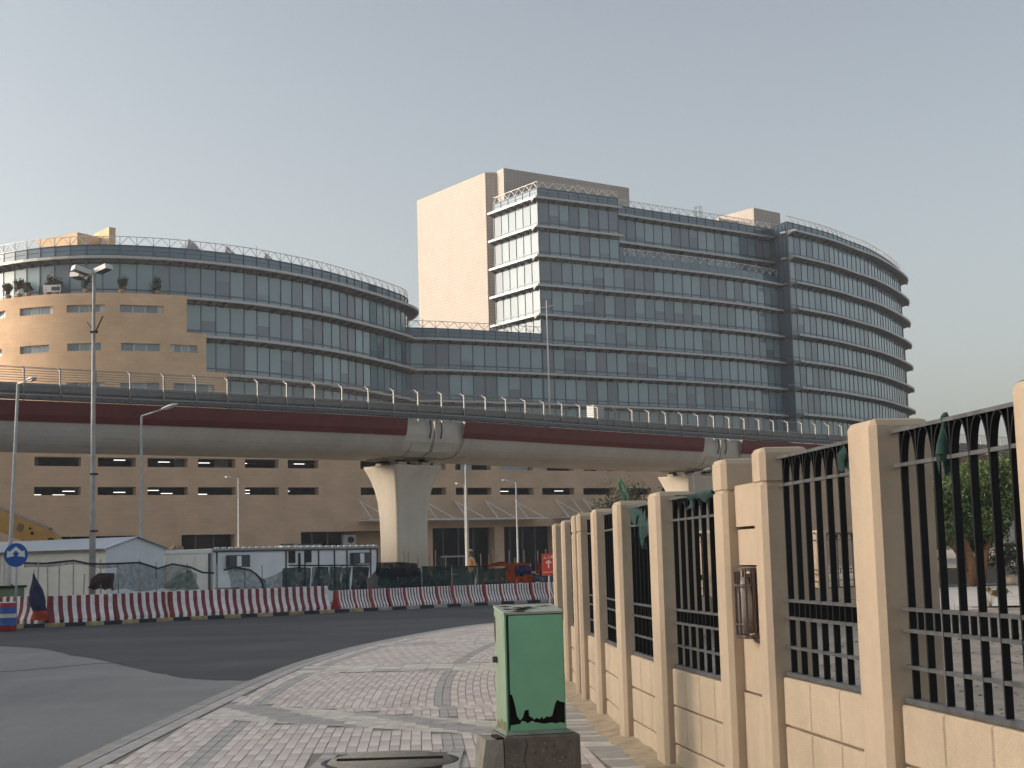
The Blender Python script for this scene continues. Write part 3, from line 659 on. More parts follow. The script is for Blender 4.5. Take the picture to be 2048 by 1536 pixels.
# pavers in long strips
pv = bpy.data.objects.new('pavers', None); COL.objects.link(pv); pv['kind'] = 'structure'; ORG['pavers'] = Vector((0, 0, 0))
def kx(y):
    k = min(range(len(KN)), key=lambda i: abs(KN[i].y - y)); j = min(k + 1, len(KN) - 1)
    a, c = KN[max(0, k - 1)], KN[j]
    return a.x + (c.x - a.x) * (y - a.y) / max(1e-6, c.y - a.y)
def shear(y): return -.055 * (y - 21) if y < 17 else (.055 * (23 - y) ** 2 / 12 + .055 if False else .22 * ((23 - y) / 6) ** 2 * .75) if y < 23 else 0.0
def fx(y):
    for a, c in zip(FW, FW[1:]):
        if a[1] <= y <= c[1]: return a[0] + (c[0] - a[0]) * (y - a[1]) / (c[1] - a[1])
    return FW[0][0] if y < FW[0][1] else FW[-1][0]
def band(x, y):
    f = 15.12 - .88 * x; g = 13.95 - .72 * x       # oblique band crossing the pavement
    if g - .02 < y < f + .02: return 1
    if 22.5 < y + .12 * x < 24.0: return 2
    if 29.6 < y < 31.0: return 3
    return 0
W_, L_ = .094, .40
PB1 = MB(); PB1.box((0, 0, -.012), (W_ - .008, L_ - .006, .024)); _me = {0: PB1.mesh('paver_white', [M_PAVW]), 1: PB1.mesh('paver_pink', [M_PAVP]), 2: PB1.mesh('paver_grey', [M_PAVG])}
cand = []; CX, CY0, CY1 = (-.62, .75), 9.0, 10.0
y = 11.0; row = 0
while y < 32.5:
    s0 = kx(y) + shear(y)
    j = -12
    while j < 90:
        x = s0 + .42 + (j + .5) * W_; j += 1
        if x < kx(y) + .45 or x > fx(y) - .42: continue
        if band(x, y): continue
        if -1.75 < x < -.5 and y < 13.2: continue                       # manhole surround
        if -.75 < x < .55 and 10.6 < y < 11.9: continue
        jj = j % 23
        k = 2 if jj in (3, 4) else ((row + (j // 1)) % 2)
        if k < 2 and rng.random() < .06: k = 1 - k
        d = (kx(y + .2) + shear(y + .2)) - (kx(y - .2) + shear(y - .2)); cand.append((y, x, math.atan2(-d, .4), k))
    y += L_ * .985; row += 1
    if row % 1 == 0: pass
cand.sort(key=lambda c: c[0])
vis = [c for c in cand if abs(c[1] / c[0]) < .34 and c[0] > 12.4]; first = set(id(c) for c in vis[:300])
rest = MB()
for c in cand:
    yy, x, rz, k = c; dz = rng.uniform(-.0025, .0025)
    if id(c) in first: put('paver', _me[k], pv, (x, yy, dz), rz)
    else:
        M2 = Matrix.Rotation(rz, 3, 'Z'); q = [Vector((x, yy, dz)) + M2 @ Vector((a * (W_ - .008) / 2, e * (L_ - .006) / 2, 0)) for a, e in ((-1, -1), (1, -1), (1, 1), (-1, 1))]
        rest.face(q, k)
        for a, e in ((3, 0), (1, 2), (0, 1)): rest.face([q[a], q[a] - Vector((0, 0, .012)), q[e] - Vector((0, 0, .012)), q[e]], k)
rest.build('far_pavers', [M_PAVW, M_PAVP, M_PAVG], pv, kind='stuff')
# bands: grooved grey slabs with buff lozenges, slabs along the fence, plain far paving
b = MB()
def lin(c, s_, x): return c + s_ * x
x = -3.45
while x < .75:
    w_ = .15; g0, g1 = lin(13.95, -.72, x), lin(13.95, -.72, x + w_); f0, f1 = lin(15.12, -.88, x), lin(15.12, -.88, x + w_)
    n_ = 12
    for k in range(n_):
        t0, t1 = k / n_ + .004, (k + 1) / n_ - .004
        ph = (x + 3.45) / 1.9 + k * .067; buff = (ph % 1.0) < .52
        q = [(x + .001, g0 + (f0 - g0) * t0), (x + w_ - .001, g1 + (f1 - g1) * t0), (x + w_ - .001, g1 + (f1 - g1) * t1), (x + .001, g0 + (f0 - g0) * t1)]
        b.face([(p[0], p[1], rng.uniform(-.002, .001)) for p in q], 1 if buff else 0)
    x += w_
b.build('band_slabs', [M_PAVG, M_BUFF], pv, kind='stuff')
b = MB()
for y0, y1, mm in ((22.5, 24.0, 0), (29.6, 31.0, 1)):
    x = kx(y0) + .45
    while x < fx(y0) - .4:
        for k in range(3):
            h = (y1 - y0) / 3; sl_ = .12 if y0 < 25 else 0
            yb = y0 + h * k - sl_ * x
            b.face([(x + .004, yb + .004, 0), (x + .396, yb + .004 - sl_ * .4, 0), (x + .396, yb + h - .004 - sl_ * .4, 0), (x + .004, yb + h - .004, rng.uniform(-.002, .001))], rng.choice((0, 1, 2)))
        x += .40
b.build('band_slabs', [mat('slab_grey_pink', (.48, .43, .40), .88, .14, 3, .2, 60), M_BUFF, M_PAVP], pv)
b = MB(); y = 4.0
while y < 22:
    a, c = fx(y), fx(y + .1)
    b.face([(a - .40, y + .006, .002), (a - .02, y + .006, .002), (c - .02, y + .094, .002), (c - .40, y + .094, .002)], rng.choice((0, 0, 1)))
    y += .1
b.build('fence_strip', [M_PAVG, M_BUFF], pv)
b = MB(); y = 31.6   # larger worn slabs where the pavement widens
while y < 44:
    x = kx(y) + .45
    while x < 12:
        if x > fx(y) - .35: break
        b.face([(x + .004, y + .004, 0), (x + .496, y + .004, 0), (x + .496, y + .396, rng.uniform(-.003, .001)), (x + .004, y + .396, 0)], rng.choice((0, 0, 1, 2)))
        x += .5
    y += .4
b.build('far_slabs', [mat('far_slab', (.60, .52, .47), .9, .14, 2, .2, 40), M_PAVP, M_BUFF], pv, kind='stuff')
# windblown sand along the fence foot
b = MB(); y = 4.0; prev = None
while y < 22.5:
    a = fx(y); w_ = .10 + .09 * rng.random(); cur = (Vector((a + .12, y, .03 + .02 * rng.random())), Vector((a - w_, y + rng.uniform(-.03, .03), .004)))
    if prev: b.face([prev[0], cur[0], cur[1], prev[1]][::-1], 0, True)
    prev = cur; y += .17
b.build('drift_sand', mat('drift_sand', (.42, .34, .235), .95, .2, 6, .4, 60), None, kind='structure')
# faded yellow kerb paint on the road edge
b = MB()
for k in range(9):
    yy = 11.6 + k * .42; xx = kx(yy); b.face([(xx - .10 - .14 * rng.random(), yy, -.1), (xx - .012, yy, -.1), (xx - .012, yy + .40, -.1), (xx - .10 - .14 * rng.random(), yy + .38, -.1)])
b.build('worn_yellow_line', mat('worn_yellow', (.33, .28, .13), .85, .3, 7, col2=(.16, .155, .14), contrast=(.42, .58)), None, kind='structure')
# manhole
mh = thing('manhole_cover', 'round patterned manhole cover, slightly lifted, in a grey stone surround', 'manhole', (-1.05, 12.35, 0))
b = MB()
for k in range(12):
    for s_ in (0, 1):
        yy = 13.06 if s_ == 0 else 11.66; b.box((-1.69 + .05 + k * .1, yy - (.06 if s_ == 0 else -.06), -.004), (.092, .14, .03))
for k in range(11):
    for xx in (-1.62, -.56): b.box((xx, 11.85 + k * .105, -.004), (.13, .097, .03))
b.build('surround', M_PAVG, mh, kind='stuff')
b = MB(); b.lathe([(.56, -.012), (.56, .012), (.51, .012), (.51, -.01)], (-1.07, 12.42, 0), 40); b.build('rim', mat('cast_iron', (.07, .06, .055), .7, .3, 20, .3, 60), mh)
b = MB(); b.lathe([(.0, .022), (.495, .022), (.50, .014), (.50, -.02)], (-1.07, 12.42, 0), 40); lid = b.build('lid', mat('lid_concrete', (.30, .28, .23), .85, .22, 26, .8, 110), mh); lid.rotation_euler = (R(1.1), 0, 0)
b = MB(); b.box((-1.07, 12.42, .03), (.86, .035, .02), .02); b.build('lid_slot', mat('slot_rust', (.035, .022, .018), .9), mh)
b = MB(); b.face([(-1.65, 11.7, -.009), (-.5, 11.7, -.009), (-.5, 13.1, -.009), (-1.65, 13.1, -.009)]); b.build('bed', M_BUFF, mh)
# far kerb, painted in black and ochre blocks
fk = bpy.data.objects.new('far_kerb', None); COL.objects.link(fk); fk['kind'] = 'structure'; ORG['far_kerb'] = Vector((0, 0, 0))
M_KO = mat('kerb_ochre', (.33, .25, .135), .85, .3, 4, .2, 40); M_KB = mat('kerb_black', (.028, .03, .035), .8, .3, 4, .2, 40); M_KG = mat('kerb_worn', (.30, .28, .25), .85, .2, 4)
ks = resample([p for p in KF if p.x < 12], .62)
for i, (a, c) in enumerate(zip(ks, ks[1:])):
    d = (c - a).normalized(); n = Vector((d.y, -d.x, 0)); a2, c2 = a + d * .006, c - d * .006
    b = MB(); prof = [(.02, -.1), (.0, -.02), (-.03, .02), (-.22, .02), (-.22, -.1)]
    b.loft([[q + n * o + Vector((0, 0, z)) for o, z in prof[::-1]] for q in (a2, c2)]); b.build('kerb_stone', M_KB if i % 2 else (M_KO if i < 26 else M_KG), fk)

# cracks and old joint lines in the carriageway
M_CRK = mat('crack_dark', (.09, .09, .088), .95)
for i, pl in enumerate(([(-9.6, 26.5), (-8.6, 27.0), (-7.9, 28.2), (-7.3, 28.4), (-6.9, 29.2)],)):
    b = MB(); cpts = [q + Vector((r2.uniform(-.05, .05), r2.uniform(-.09, .09), -.1005)) for q in smooth_curve(pl, 9)]
    for a, c in zip(cpts, cpts[1:]): b.bar(a, c, .007 + .006 * r2.random(), .006)
    b.build('road_crack', M_CRK, None, kind='structure')
# unseen block west of the junction, out of frame, added to shade the street
b = MB()
for y0, y1, h in ((-45, 45, 12.25), (45.5, 97, 11.5)):
    b.prism([(-50, y0), (-50, y1), (-64, y1), (-64, y0)], -.1, h); b.prism([(-49.8, y0 - .2), (-49.8, y1 + .2), (-50.3, y1 + .2), (-50.3, y0 - .2)], h, h + .5)
    y = y0 + 3
    while y < y1 - 2:
        for f in range(4): b.box((-49.95, y, 1.8 + f * 2.6), (.2, 1.6, 1.3), 0, 1)
        y += 4.4
b.build('shade_block', [mat('render_beige', (.45, .38, .30), .9, .1, 1), G_DARK], None, kind='structure')

# ------------------------------------------------------------------ elevated guideway
VP = smooth_curve([(-52, 34), (-32, 50.4), (-20.4, 59.4), (-11.2, 66.4), (-2.5, 74.2), (4.63, 82), (11.9, 89.4), (26, 103), (38.6, 115), (62, 137), (90, 160)], 14)
VD = [0]
for a, c in zip(VP, VP[1:]): VD.append(VD[-1] + (c - a).length)
def vat(s_):
    j = 0
    while j < len(VD) - 2 and VD[j + 1] < s_: j += 1
    t = (s_ - VD[j]) / (VD[j + 1] - VD[j]); p = VP[j].lerp(VP[j + 1], t)
    a, c = VP[max(0, j - 1)], VP[min(len(VP) - 1, j + 2)]; d = (c - a).normalized()
    return p, d, Vector((d.y, -d.x, 0))
def vs_at(x):  # arclength where near edge passes x
    return min(range(len(VP)), key=lambda i: abs(VP[i].x - x))
S1 = VD[vs_at(-3.75)]; S2 = VD[vs_at(13.0)]; SP = S2 - S1
HW = 2.8
VI = thing('elevated_guideway', 'elevated concrete guideway with dark red side panels crossing the whole view', 'viaduct', (-4, 74, 0))
M_GIRD = layered('girder_concrete', (.46, .425, .385), .8, (.12, .10), (5, .05), (1.2, .08), (1, 1, .2), .12, 20)
M_GIRD2 = mat('diaphragm_concrete', (.50, .465, .415), .8, .08, 1, .15, 20)
M_RED = mat('red_panel', (.115, .016, .016), .55, .14, 1.5)
M_PIER = layered('pier_concrete', (.53, .485, .41), .8, (.35, .07), (6, .04), (1.6, .09), (1, 1, .12), .12, 20)
M_RAILM = mat('galvanised', (.25, .245, .235), .55, .1, 6, metal=.3)
M_TRAY = mat('cable_tray', (.10, .10, .105), .6, .2, 5)
def vsec(s_, prof):
    p, d, n = vat(s_); return [p - n * (HW - o) + Vector((0, 0, z)) for o, z in prof]    # o measured from centre line towards the viewer
GP = [(-1.4, 6.74), (1.4, 6.74), (1.7, 6.77), (1.95, 6.85), (2.16, 6.98), (2.34, 7.15), (2.48, 7.36), (2.6, 7.6), (2.68, 7.8), (2.72, 7.95), (2.78, 8.5), (2.5, 8.55), (2.5, 8.1), (-2.5, 8.1), (-2.5, 8.55), (-2.78, 8.5), (-2.72, 7.85), (-2.55, 7.5), (-2.2, 7.02), (-1.75, 6.79)]
END = [(-1.35, 6.78), (1.35, 6.78), (1.7, 6.83), (2.1, 7.05), (2.4, 7.45), (2.5, 7.8), (2.5, 8.45), (2.4, 8.5), (2.4, 8.1), (-2.4, 8.1), (-2.4, 8.5), (-2.5, 8.45), (-2.5, 7.8), (-2.4, 7.45), (-2.1, 7.05), (-1.7, 6.83)]
spans = [(S1 - 2 * SP, S1 - SP), (S1 - SP, S1), (S1, S2), (S2, S2 + SP), (S2 + SP, S2 + 2 * SP), (S2 + 2 * SP, S2 + 3 * SP)]
for a, c in spans:
    a, c = max(a, .5), min(c, VD[-1] - .5)
    if c - a < 3: continue
    n_ = 14; b = MB()
    b.loft([vsec(a + 1.9 + (c - a - 3.8) * k / n_, GP) for k in range(n_ + 1)], 0)
    for e0, e1 in ((a + .05, a + 1.89), (c - 1.89, c - .05)): b.loft([vsec(e0, END), vsec((e0 + e1) / 2, END), vsec(e1, END)], 1)
    g_ = b.build('span_girder', [M_GIRD, M_GIRD2], VI)
    npan = 1; s0, s1 = a + 1.75, c - 1.95
    for sd in (1, -1):
        b = MB(); prof = [(sd * 2.70, 7.68), (sd * 2.80, 7.95), (sd * 2.86, 8.5), (sd * 2.80, 8.5), (sd * 2.74, 7.95), (sd * 2.62, 7.68)]
        rings = [vsec(s0 + (s1 - s0) * k / 20, prof) for k in range(21)]
        rings[0] = [r_ for r_ in vsec(s0 + .0, prof)]
        b.loft(rings, 0); b.build('red_panel', M_RED, VI)
    # raised bearing blocks either side of the joint
    for e0, e1 in ((a + .1, a + 1.3), (c - 1.3, c - .1)):
        b = MB(); prof = [(1.5, 6.76), (2.14, 6.98), (2.38, 7.32), (2.0, 7.32), (1.4, 6.9)]; b.loft([vsec(e0, prof), vsec(e1, prof)]); b.build('joint_block', M_GIRD2, VI)
# side equipment: trays, tubes, wires, bent posts
def strip_along(b, o, z, w_, h_, s0, s1, step=2.0, m=0):
    n_ = int((s1 - s0) / step); prof = [(o - w_ / 2, z - h_ / 2), (o + w_ / 2, z - h_ / 2), (o + w_ / 2, z + h_ / 2), (o - w_ / 2, z + h_ / 2)]
    b.loft([vsec(s0 + (s1 - s0) * k / n_, prof) for k in range(n_ + 1)], m)
SA, SB = 4.0, VD[-1] - 2
b = MB(); strip_along(b, 2.62, 8.66, .34, .16, SA, SB); strip_along(b, 2.55, 8.9, .10, .22, SA, SB); b.build('cable_tray', M_TRAY, VI)
b = MB(); strip_along(b, 2.60, 9.0, .05, .20, SA, SB); b.build('parapet_rail', mat('parapet_grey', (.22, .22, .215), .6, .15, 4), VI)
b = MB(); strip_along(b, 2.72, 8.62, .05, .05, SA, SB); strip_along(b, 2.72, 8.78, .05, .05, SA, SB); strip_along(b, -2.6, 8.8, .1, .3, SA, SB); b.build('edge_tube', M_RAILM, VI)
b = MB()
for o in (2.42,):
    n_ = 80; pts = [vsec(SA + (SB - SA) * k / n_, [(o, 9.18)])[0] for k in range(n_ + 1)]; b.tube(pts, .10, 8)
b.build('handrail_tube', M_RAILM, VI)
b = MB(); n_ = 80
strip_along(b, 1.2, 8.35, .12, .3, SA, SB); strip_along(b, -1.2, 8.35, .12, .3, SA, SB); b.build('running_rail', M_TRAY, VI)
wr = MB()
for z in (8.98, 9.08, 9.34, 9.44, 9.54, 9.64, 9.74, 9.84):
    for o in (2.72,): strip_along(wr, o, z, .02, .02, SA, SB, 1.5)
strip_along(wr, 2.44, 9.92, .02, .02, SA, SB, 1.5)
wr.build('guard_wires', M_RAILM, VI, kind='stuff')
s_ = SA; k = 0
POSTM = {}
while s_ < SB:
    p, d, n = vat(s_)
    if -24 < p.x < 60:
        b = MB(); base = p - n * (HW - 2.72)
        b.bar(base + Vector((0, 0, 8.3)), base + Vector((0, 0, 9.80)), .055, .075, up=n); b.bar(base + Vector((0, 0, 9.79)), base - n * .28 + Vector((0, 0, 9.93)), .055, .06)
        b.build('guard_post', M_RAILM, VI)
        if p.x < 32 and k % 2 == 0:
            q = p - n * (HW - 2.70); bb = MB(); bb.box(q + Vector((0, 0, 8.70)), (.16, .1, .14), math.atan2(d.y, d.x)); bb.build('clamp', M_DARK, VI)
    s_ += 1.5; k += 1
# far side railing posts and walkway sheets
b = MB(); s_ = SA
while s_ < SB:
    p, d, n = vat(s_); q = p - n * (HW + 2.65); b.bar(q + Vector((0, 0, 8.4)), q + Vector((0, 0, 9.75)), .05)
    s_ += 1.5
for z in (9.3, 9.75): strip_along(b, -2.65, z, .03, .03, SA, SB)
b.build('far_railing', M_RAILM, VI, kind='stuff')
M_SHEET = mat('walkway_sheet', (.50, .50, .49), .5, .1, 3)
sx = VD[vs_at(4.9)]
for k in range(13):
    b = MB(); prof = [(-2.1, 8.9), (-2.05, 8.9), (-2.05, 9.42), (-2.1, 9.42)]; b.loft([vsec(sx + .9 + k * 1.5, prof), vsec(sx + .9 + k * 1.5 + 1.44, prof)]); b.build('walkway_sheet', M_SHEET, VI)
b = MB(); p, d, n = vat(sx + .2); b.box(p - n * (HW - 1.9) + Vector((0, 0, 9.55)), (.9, .5, .95), math.atan2(d.y, d.x)); b.build('track_cabinet', mat('cabinet_grey', (.5, .5, .48), .5), VI)
# piers: flared on all sides, softly rounded arrises
for s_ in (S1 - SP, S1, S2, S2 + SP):
    p, d, n = vat(s_); c = p - n * HW
    b = MB(); rings = []
    for z, f in ((-.1, 0), (2.9, 0), (3.8, .02), (4.6, .08), (5.2, .18), (5.7, .31), (6.1, .46), (6.28, .54), (6.4, .56)):
        a_, t_ = .99 + f, .73 + f; r_ = .16; ring = []
        for sx_, sy_, a0 in ((1, 1, 0), (-1, 1, 90), (-1, -1, 180), (1, -1, 270)):
            for q in range(5):
                an = R(a0 + q * 22.5); ring.append(c + d * (sx_ * (a_ - r_) + r_ * math.cos(an)) + n * (sy_ * (t_ - r_) + r_ * math.sin(an)) + Vector((0, 0, z)))
        rings.append(ring)
    for r_i in range(len(rings)): rings[r_i] = rings[r_i][::-1]
    b.loft(rings, 0, smooth=True); b.build('pier', M_PIER, VI)
    for e in (-.75, .75):
        for t in (-.7, .7):
            b = MB(); b.box(c + d * e + n * t + Vector((0, 0, 6.48)), (.5, .45, .18), math.atan2(d.y, d.x)); b.box(c + d * e + n * t + Vector((0, 0, 6.64)), (.36, .32, .14), math.atan2(d.y, d.x), 1); b.build('bearing', [M_PIER, M_DARK], VI)
        b = MB(); b.box(c + d * e * 1.5 + Vector((0, 0, 6.72)), (.9, 1.9, .10), math.atan2(d.y, d.x)); b.build('bearing_plate', M_PIER, VI)
    # joint gap and drain pipes over the pier
    b = MB()
    for e in (-.35, .35):
        q = [vsec(s_ + e, [(o, z)])[0] for o, z in ((2.62, 8.5), (2.66, 8.0), (2.55, 7.6))]; b.tube(q, .035, 6)
    b.build('drain_pipe', M_DARK, VI)
# ------------------------------------------------------------------ pixel helper: a point seen at (x, y) of the photograph, Y metres ahead
_fw = Vector((0, math.cos(PITCH), math.sin(PITCH))); _up = Vector((0, -math.sin(PITCH), math.cos(PITCH))); _rt = Vector((1, 0, 0))
_r2 = _rt * math.cos(ROLL) - _up * math.sin(ROLL); _u2 = _rt * math.sin(ROLL) + _up * math.cos(ROLL)
def at(x, y, Y):
    d = _fw * FPX + _r2 * (x - 1024) - _u2 * (y - 768); return Vector((0, 0, CH)) + d * (Y / d.y)

# ------------------------------------------------------------------ boundary fence on the right
M_FEN = layered('fence_paint', (.50, .40, .295), .8, (1.1, .07), (14, .05), (5, .06), (1, 1, .12), .3, 170, dust=((.40, .325, .245), 1.6, .5))
M_FENB = layered('fence_block_paint', (.53, .43, .315), .8, (1.4, .09), (18, .06), (4, .05), (1, 1, .2), .55, 150, dust=((.41, .33, .24), 1.9, .5))
M_IRON = mat('black_iron', (.006, .0065, .008), .5, .2, 12, spec=.25)
M_ZINC = mat('worn_rail', (.11, .115, .12), .45, .25, 10, metal=.3)
FE = thing('boundary_fence', 'beige wall with posts and black iron grilles along the right side', 'fence', (1.3, 10, 0))
fpts = [Vector((x, y, 0)) for x, y in FW]
def fat(y):
    for a, c in zip(fpts, fpts[1:]):
        if a.y <= y <= c.y:
            t = (y - a.y) / (c.y - a.y); return a.lerp(c, t)
    return fpts[0] if y < fpts[0].y else fpts[-1]
def frame(y0, y1):
    a, c = fat(y0), fat(y1); d = (c - a).normalized(); return a, c, d, Vector((-d.y, d.x, 0))     # n points to the street
POSTS = [(3.55, 3.9, 0), (5.46, 5.79, 0), (7.22, 7.56, 0), (8.98, 9.19, 1), (9.82, 10.08, 1), (11.68, 12.0, 2), (13.44, 13.76, 2), (15.44, 15.77, 2), (17.02, 17.2, 3), (17.84, 18.06, 3), (19.58, 19.9, 2), (21.5, 21.8, 2), (23.5, 23.8, 2), (25.2, 25.5, 2), (26.9, 27.15, 2), (28.5, 28.75, 2), (30.0, 30.2, 2), (31.3, 31.5, 2), (32.6, 32.8, 2), (33.9, 34.1, 2), (35.1, 35.25, 2), (36.3, 36.45, 2)]
def poststack(y0, y1, kind):
    a, c, d, n = frame(y0, y1); top = {0: 2.235, 1: 2.235, 2: 2.10, 3: 2.11}[kind]; dep = .30; ch = .032
    if 9.5 < y0 < 11: top = 2.225
    L_ = (c - a).length; b = MB()
    def ring(z, ins):
        P = [(ins, -dep + ins), (ins, -ch), (ch, -ins), (L_ - ch, -ins), (L_ - ins, -ch), (L_ - ins, -dep + ins)]
        return [a + d * u + n * v + Vector((0, 0, z)) for u, v in P][::-1]
    zs_ = [(-.1, 0)]
    if kind in (1, 3): zs_ += [(top - .23, 0), (top - .222, .012), (top - .21, .012), (top - .202, 0)]
    zs_ += [(top - .035, 0), (top - .008, .018), (top, .04)]
    b.loft([ring(z, i) for z, i in zs_]); return b.build('post', M_FEN, FE)
for p in POSTS: poststack(*p)
blk = 0
def panel(y0, y1, off, i):
    """low block wall with an iron grille on top, between two posts"""
    a, c, d, n = frame(y0, y1); L_ = (c - a).length; z1 = .745 + off; gap = .014
    a, c = a + d * .012, c - d * .012; L_ -= .024; Z = Vector((0, 0, 1)); nb = max(3, round(L_ / .41)); rz = math.atan2(d.y, d.x)
    def block(u0, u1, q0, q1):
        b = MB(); f, r_ = -.072, -.232; e = .010
        def P(u, v, z): return a + d * u + n * v + Z * z
        rings = [[P(u0, r_, q0), P(u1, r_, q0), P(u1, r_, q1), P(u0, r_, q1)], [P(u0, f - e, q0), P(u1, f - e, q0), P(u1, f - e, q1), P(u0, f - e, q1)],
                 [P(u0 + e, f, q0 + e), P(u1 - e, f, q0 + e), P(u1 - e, f, q1 - e), P(u0 + e, f, q1 - e)]]
        b.loft(rings[::-1]); b.build('block', M_FENB, FE)
    block(.004, L_ - .004, -.1, z1 - .565 - gap / 2)
    for q0, q1 in ((z1 - .565, z1 - .285), (z1 - .28, z1)):
        for k in range(nb): block(L_ * k / nb + .003, L_ * (k + 1) / nb - .003, q0 + .003, q1 - .003)
    b = MB(); m_ = (a + c) / 2 - n * .152; b.box(m_ + Z * (z1 / 2 - .06), (L_ - .02, .10, z1 - .03), rz); b.build('wall_core', mat('mortar', (.20, .15, .10), .9), FE)
    # grille
    g0 = a - n * .115; g = MB()
    def rail(z, h=.022, dp=.034): g.box(g0 + d * (L_ / 2) + Z * z, (L_, dp, h), rz)
    o_ = off - .13
    for z in (1.05, 1.22, 1.32, 2.0): rail(z + o_, .018)
    rail(.893 + o_, .026, .05); rail(2.165 + o_, .018, .045)
    gr = g.build('grille', M_ZINC, FE)
    nbar = 8; sp = L_ / (nbar - .4)
    us = [.02 + k * sp for k in range(nbar)]
    for k, u in enumerate(us):
        b = MB(); b.box(g0 + d * u + Z * ((.88 + 2.165) / 2 + o_), (.013, .034, 2.165 - .88), rz); b.build('bar', M_IRON, gr)
        if k < nbar - 1:
            um = u + sp / 2
            b = MB(); b.box(g0 + d * um + Z * (1.27 + o_), (.012, .026, .10), rz); b.build('short_bar', M_IRON, gr)
            b = MB()
            for s_ in (1, -1):
                pr = None
                for q in range(8):
                    t = q / 7; z = 1.93 + .23 * math.sin(t * math.pi / 2) ** .9; uu = um - s_ * (sp / 2 - .004) * math.cos(t * math.pi / 2) ** 1.0
                    cur = g0 + d * uu + Z * (z + o_)
                    if pr is not None: b.bar(pr, cur, .034, .008, up=Vector((d.x, d.y, 0)).cross(n).cross(cur - pr).normalized() if False else (cur - pr).cross(n).normalized())
                    pr = cur
            b.build('arch', M_IRON, gr)
for i in range(len(POSTS) - 1):
    (p0, p1, k0), (q0, q1, k1) = POSTS[i], POSTS[i + 1]
    if k0 == k1 and k0 in (1, 3):        # pilaster pair with a solid recessed panel
        a, c, d, n = frame(p1, q0); L_ = (c - a).length; Z = Vector((0, 0, 1)); rz = math.atan2(d.y, d.x); m_ = (a + c) / 2
        for z0, z1, f in ((-.1, .72, .085), (.725, 1.52, .095), (1.525, 1.76, .088), (1.77, 2.045, .078)):
            b = MB(); b.box(m_ - n * (f + .10) + Z * (z0 + z1) / 2, (L_ + .03, .20, z1 - z0 - .008), rz); b.build('panel_block', M_FEN, FE)
        if k0 == 1:
            WLP = (m_ - n * .095, d, n)
        continue
    panel(p1, q0, .13 if p1 < 9.1 else 0.0, i)
# caged wall lamp on the pier
m_, d, n = WLP; m_ = m_ + Vector((0, 0, 1.295)) + n * .02
WL = thing('caged_wall_lamp', 'brown caged wall lamp on the solid pier of the beige fence', 'lamp', m_)
M_LCAGE = mat('lamp_cage_brown', (.10, .065, .055), .5, .2, 10)
for z, hh in ((.205, .018), (.11, .014), (-.13, .014), (-.205, .020)):
    pr = None; b = MB()
    for k in range(9):
        an = math.pi * k / 8; p = m_ + d * (.115 * math.cos(an)) + n * (.11 * math.sin(an)) + Vector((0, 0, z))
        if pr is not None: b.bar(pr, p, .016, hh)
        pr = p
    b.build('cage_ring', M_LCAGE, WL)
for z in (.217, -.217):
    b = MB(); rg = [[m_ + d * (.118 * math.cos(math.pi * k / 8)) + n * (.113 * math.sin(math.pi * k / 8)) + Vector((0, 0, z + e)) for k in range(9)] for e in (-.003, .003)]
    b.loft(rg); b.build('end_plate', M_LCAGE, WL)
for k in range(7):
    an = math.pi * (k + .5) / 7; p = m_ + d * (.115 * math.cos(an)) + n * (.11 * math.sin(an)); b = MB(); b.bar(p + Vector((0, 0, -.21)), p + Vector((0, 0, .21)), .012, .016); b.build('cage_bar', M_LCAGE, WL)
b = MB(); b.tube([m_ + n * .045 + Vector((0, 0, -.19)), m_ + n * .045 + Vector((0, 0, .05)), m_ + n * .05 + Vector((0, 0, .12)), m_ + n * .05 + Vector((0, 0, .16))], [.055, .055, .04, .025], 12); b.build('diffuser', mat('lamp_diffuser', (.50, .47, .43), .4, .2, 8), WL)
b = MB(); b.box(m_ + n * .006, (.10, .03, .36), math.atan2(d.y, d.x)); b.build('back_plate', M_LCAGE, WL)

# torn green netting caught on the grilles
def netmat(name, col, alpha, sc=420):
    m = bpy.data.materials.new(name); m.use_nodes = True; t = m.node_tree; N = t.nodes; L = t.links; p = N['Principled BSDF']
    p.inputs['Base Color'].default_value = (*col, 1); p.inputs['Roughness'].default_value = .85
    tr = N.new('ShaderNodeBsdfTransparent'); mx = N.new('ShaderNodeMixShader')
    tc = N.new('ShaderNodeTexCoord'); no = N.new('ShaderNodeTexNoise'); no.inputs['Scale'].default_value = 6; L.new(tc.outputs['Object'], no.inputs[0])
    mr = N.new('ShaderNodeMapRange'); L.new(no.outputs[0], mr.inputs[0]); mr.inputs[1].default_value = .3; mr.inputs[2].default_value = .7; mr.inputs[3].default_value = alpha - .12; mr.inputs[4].default_value = min(1, alpha + .12)
    L.new(mr.outputs[0], mx.inputs[0]); L.new(tr.outputs[0], mx.inputs[1]); L.new(p.outputs[0], mx.inputs[2]); L.new(mx.outputs[0], N['Material Output'].inputs[0]); return m
N_TEAL = netmat('net_teal', (.012, .05, .045), .85); N_GREEN = netmat('net_green', (.045, .10, .09), .55); N_DENSE = netmat('net_dense', (.022, .045, .040), .93)
N_ORANGE = netmat('sheet_orange', (.36, .06, .018), .97); N_BLUE = netmat('sheet_blue', (.022, .03, .085), .97); N_BLACK = netmat('sheet_black', (.018, .018, .02), .98)
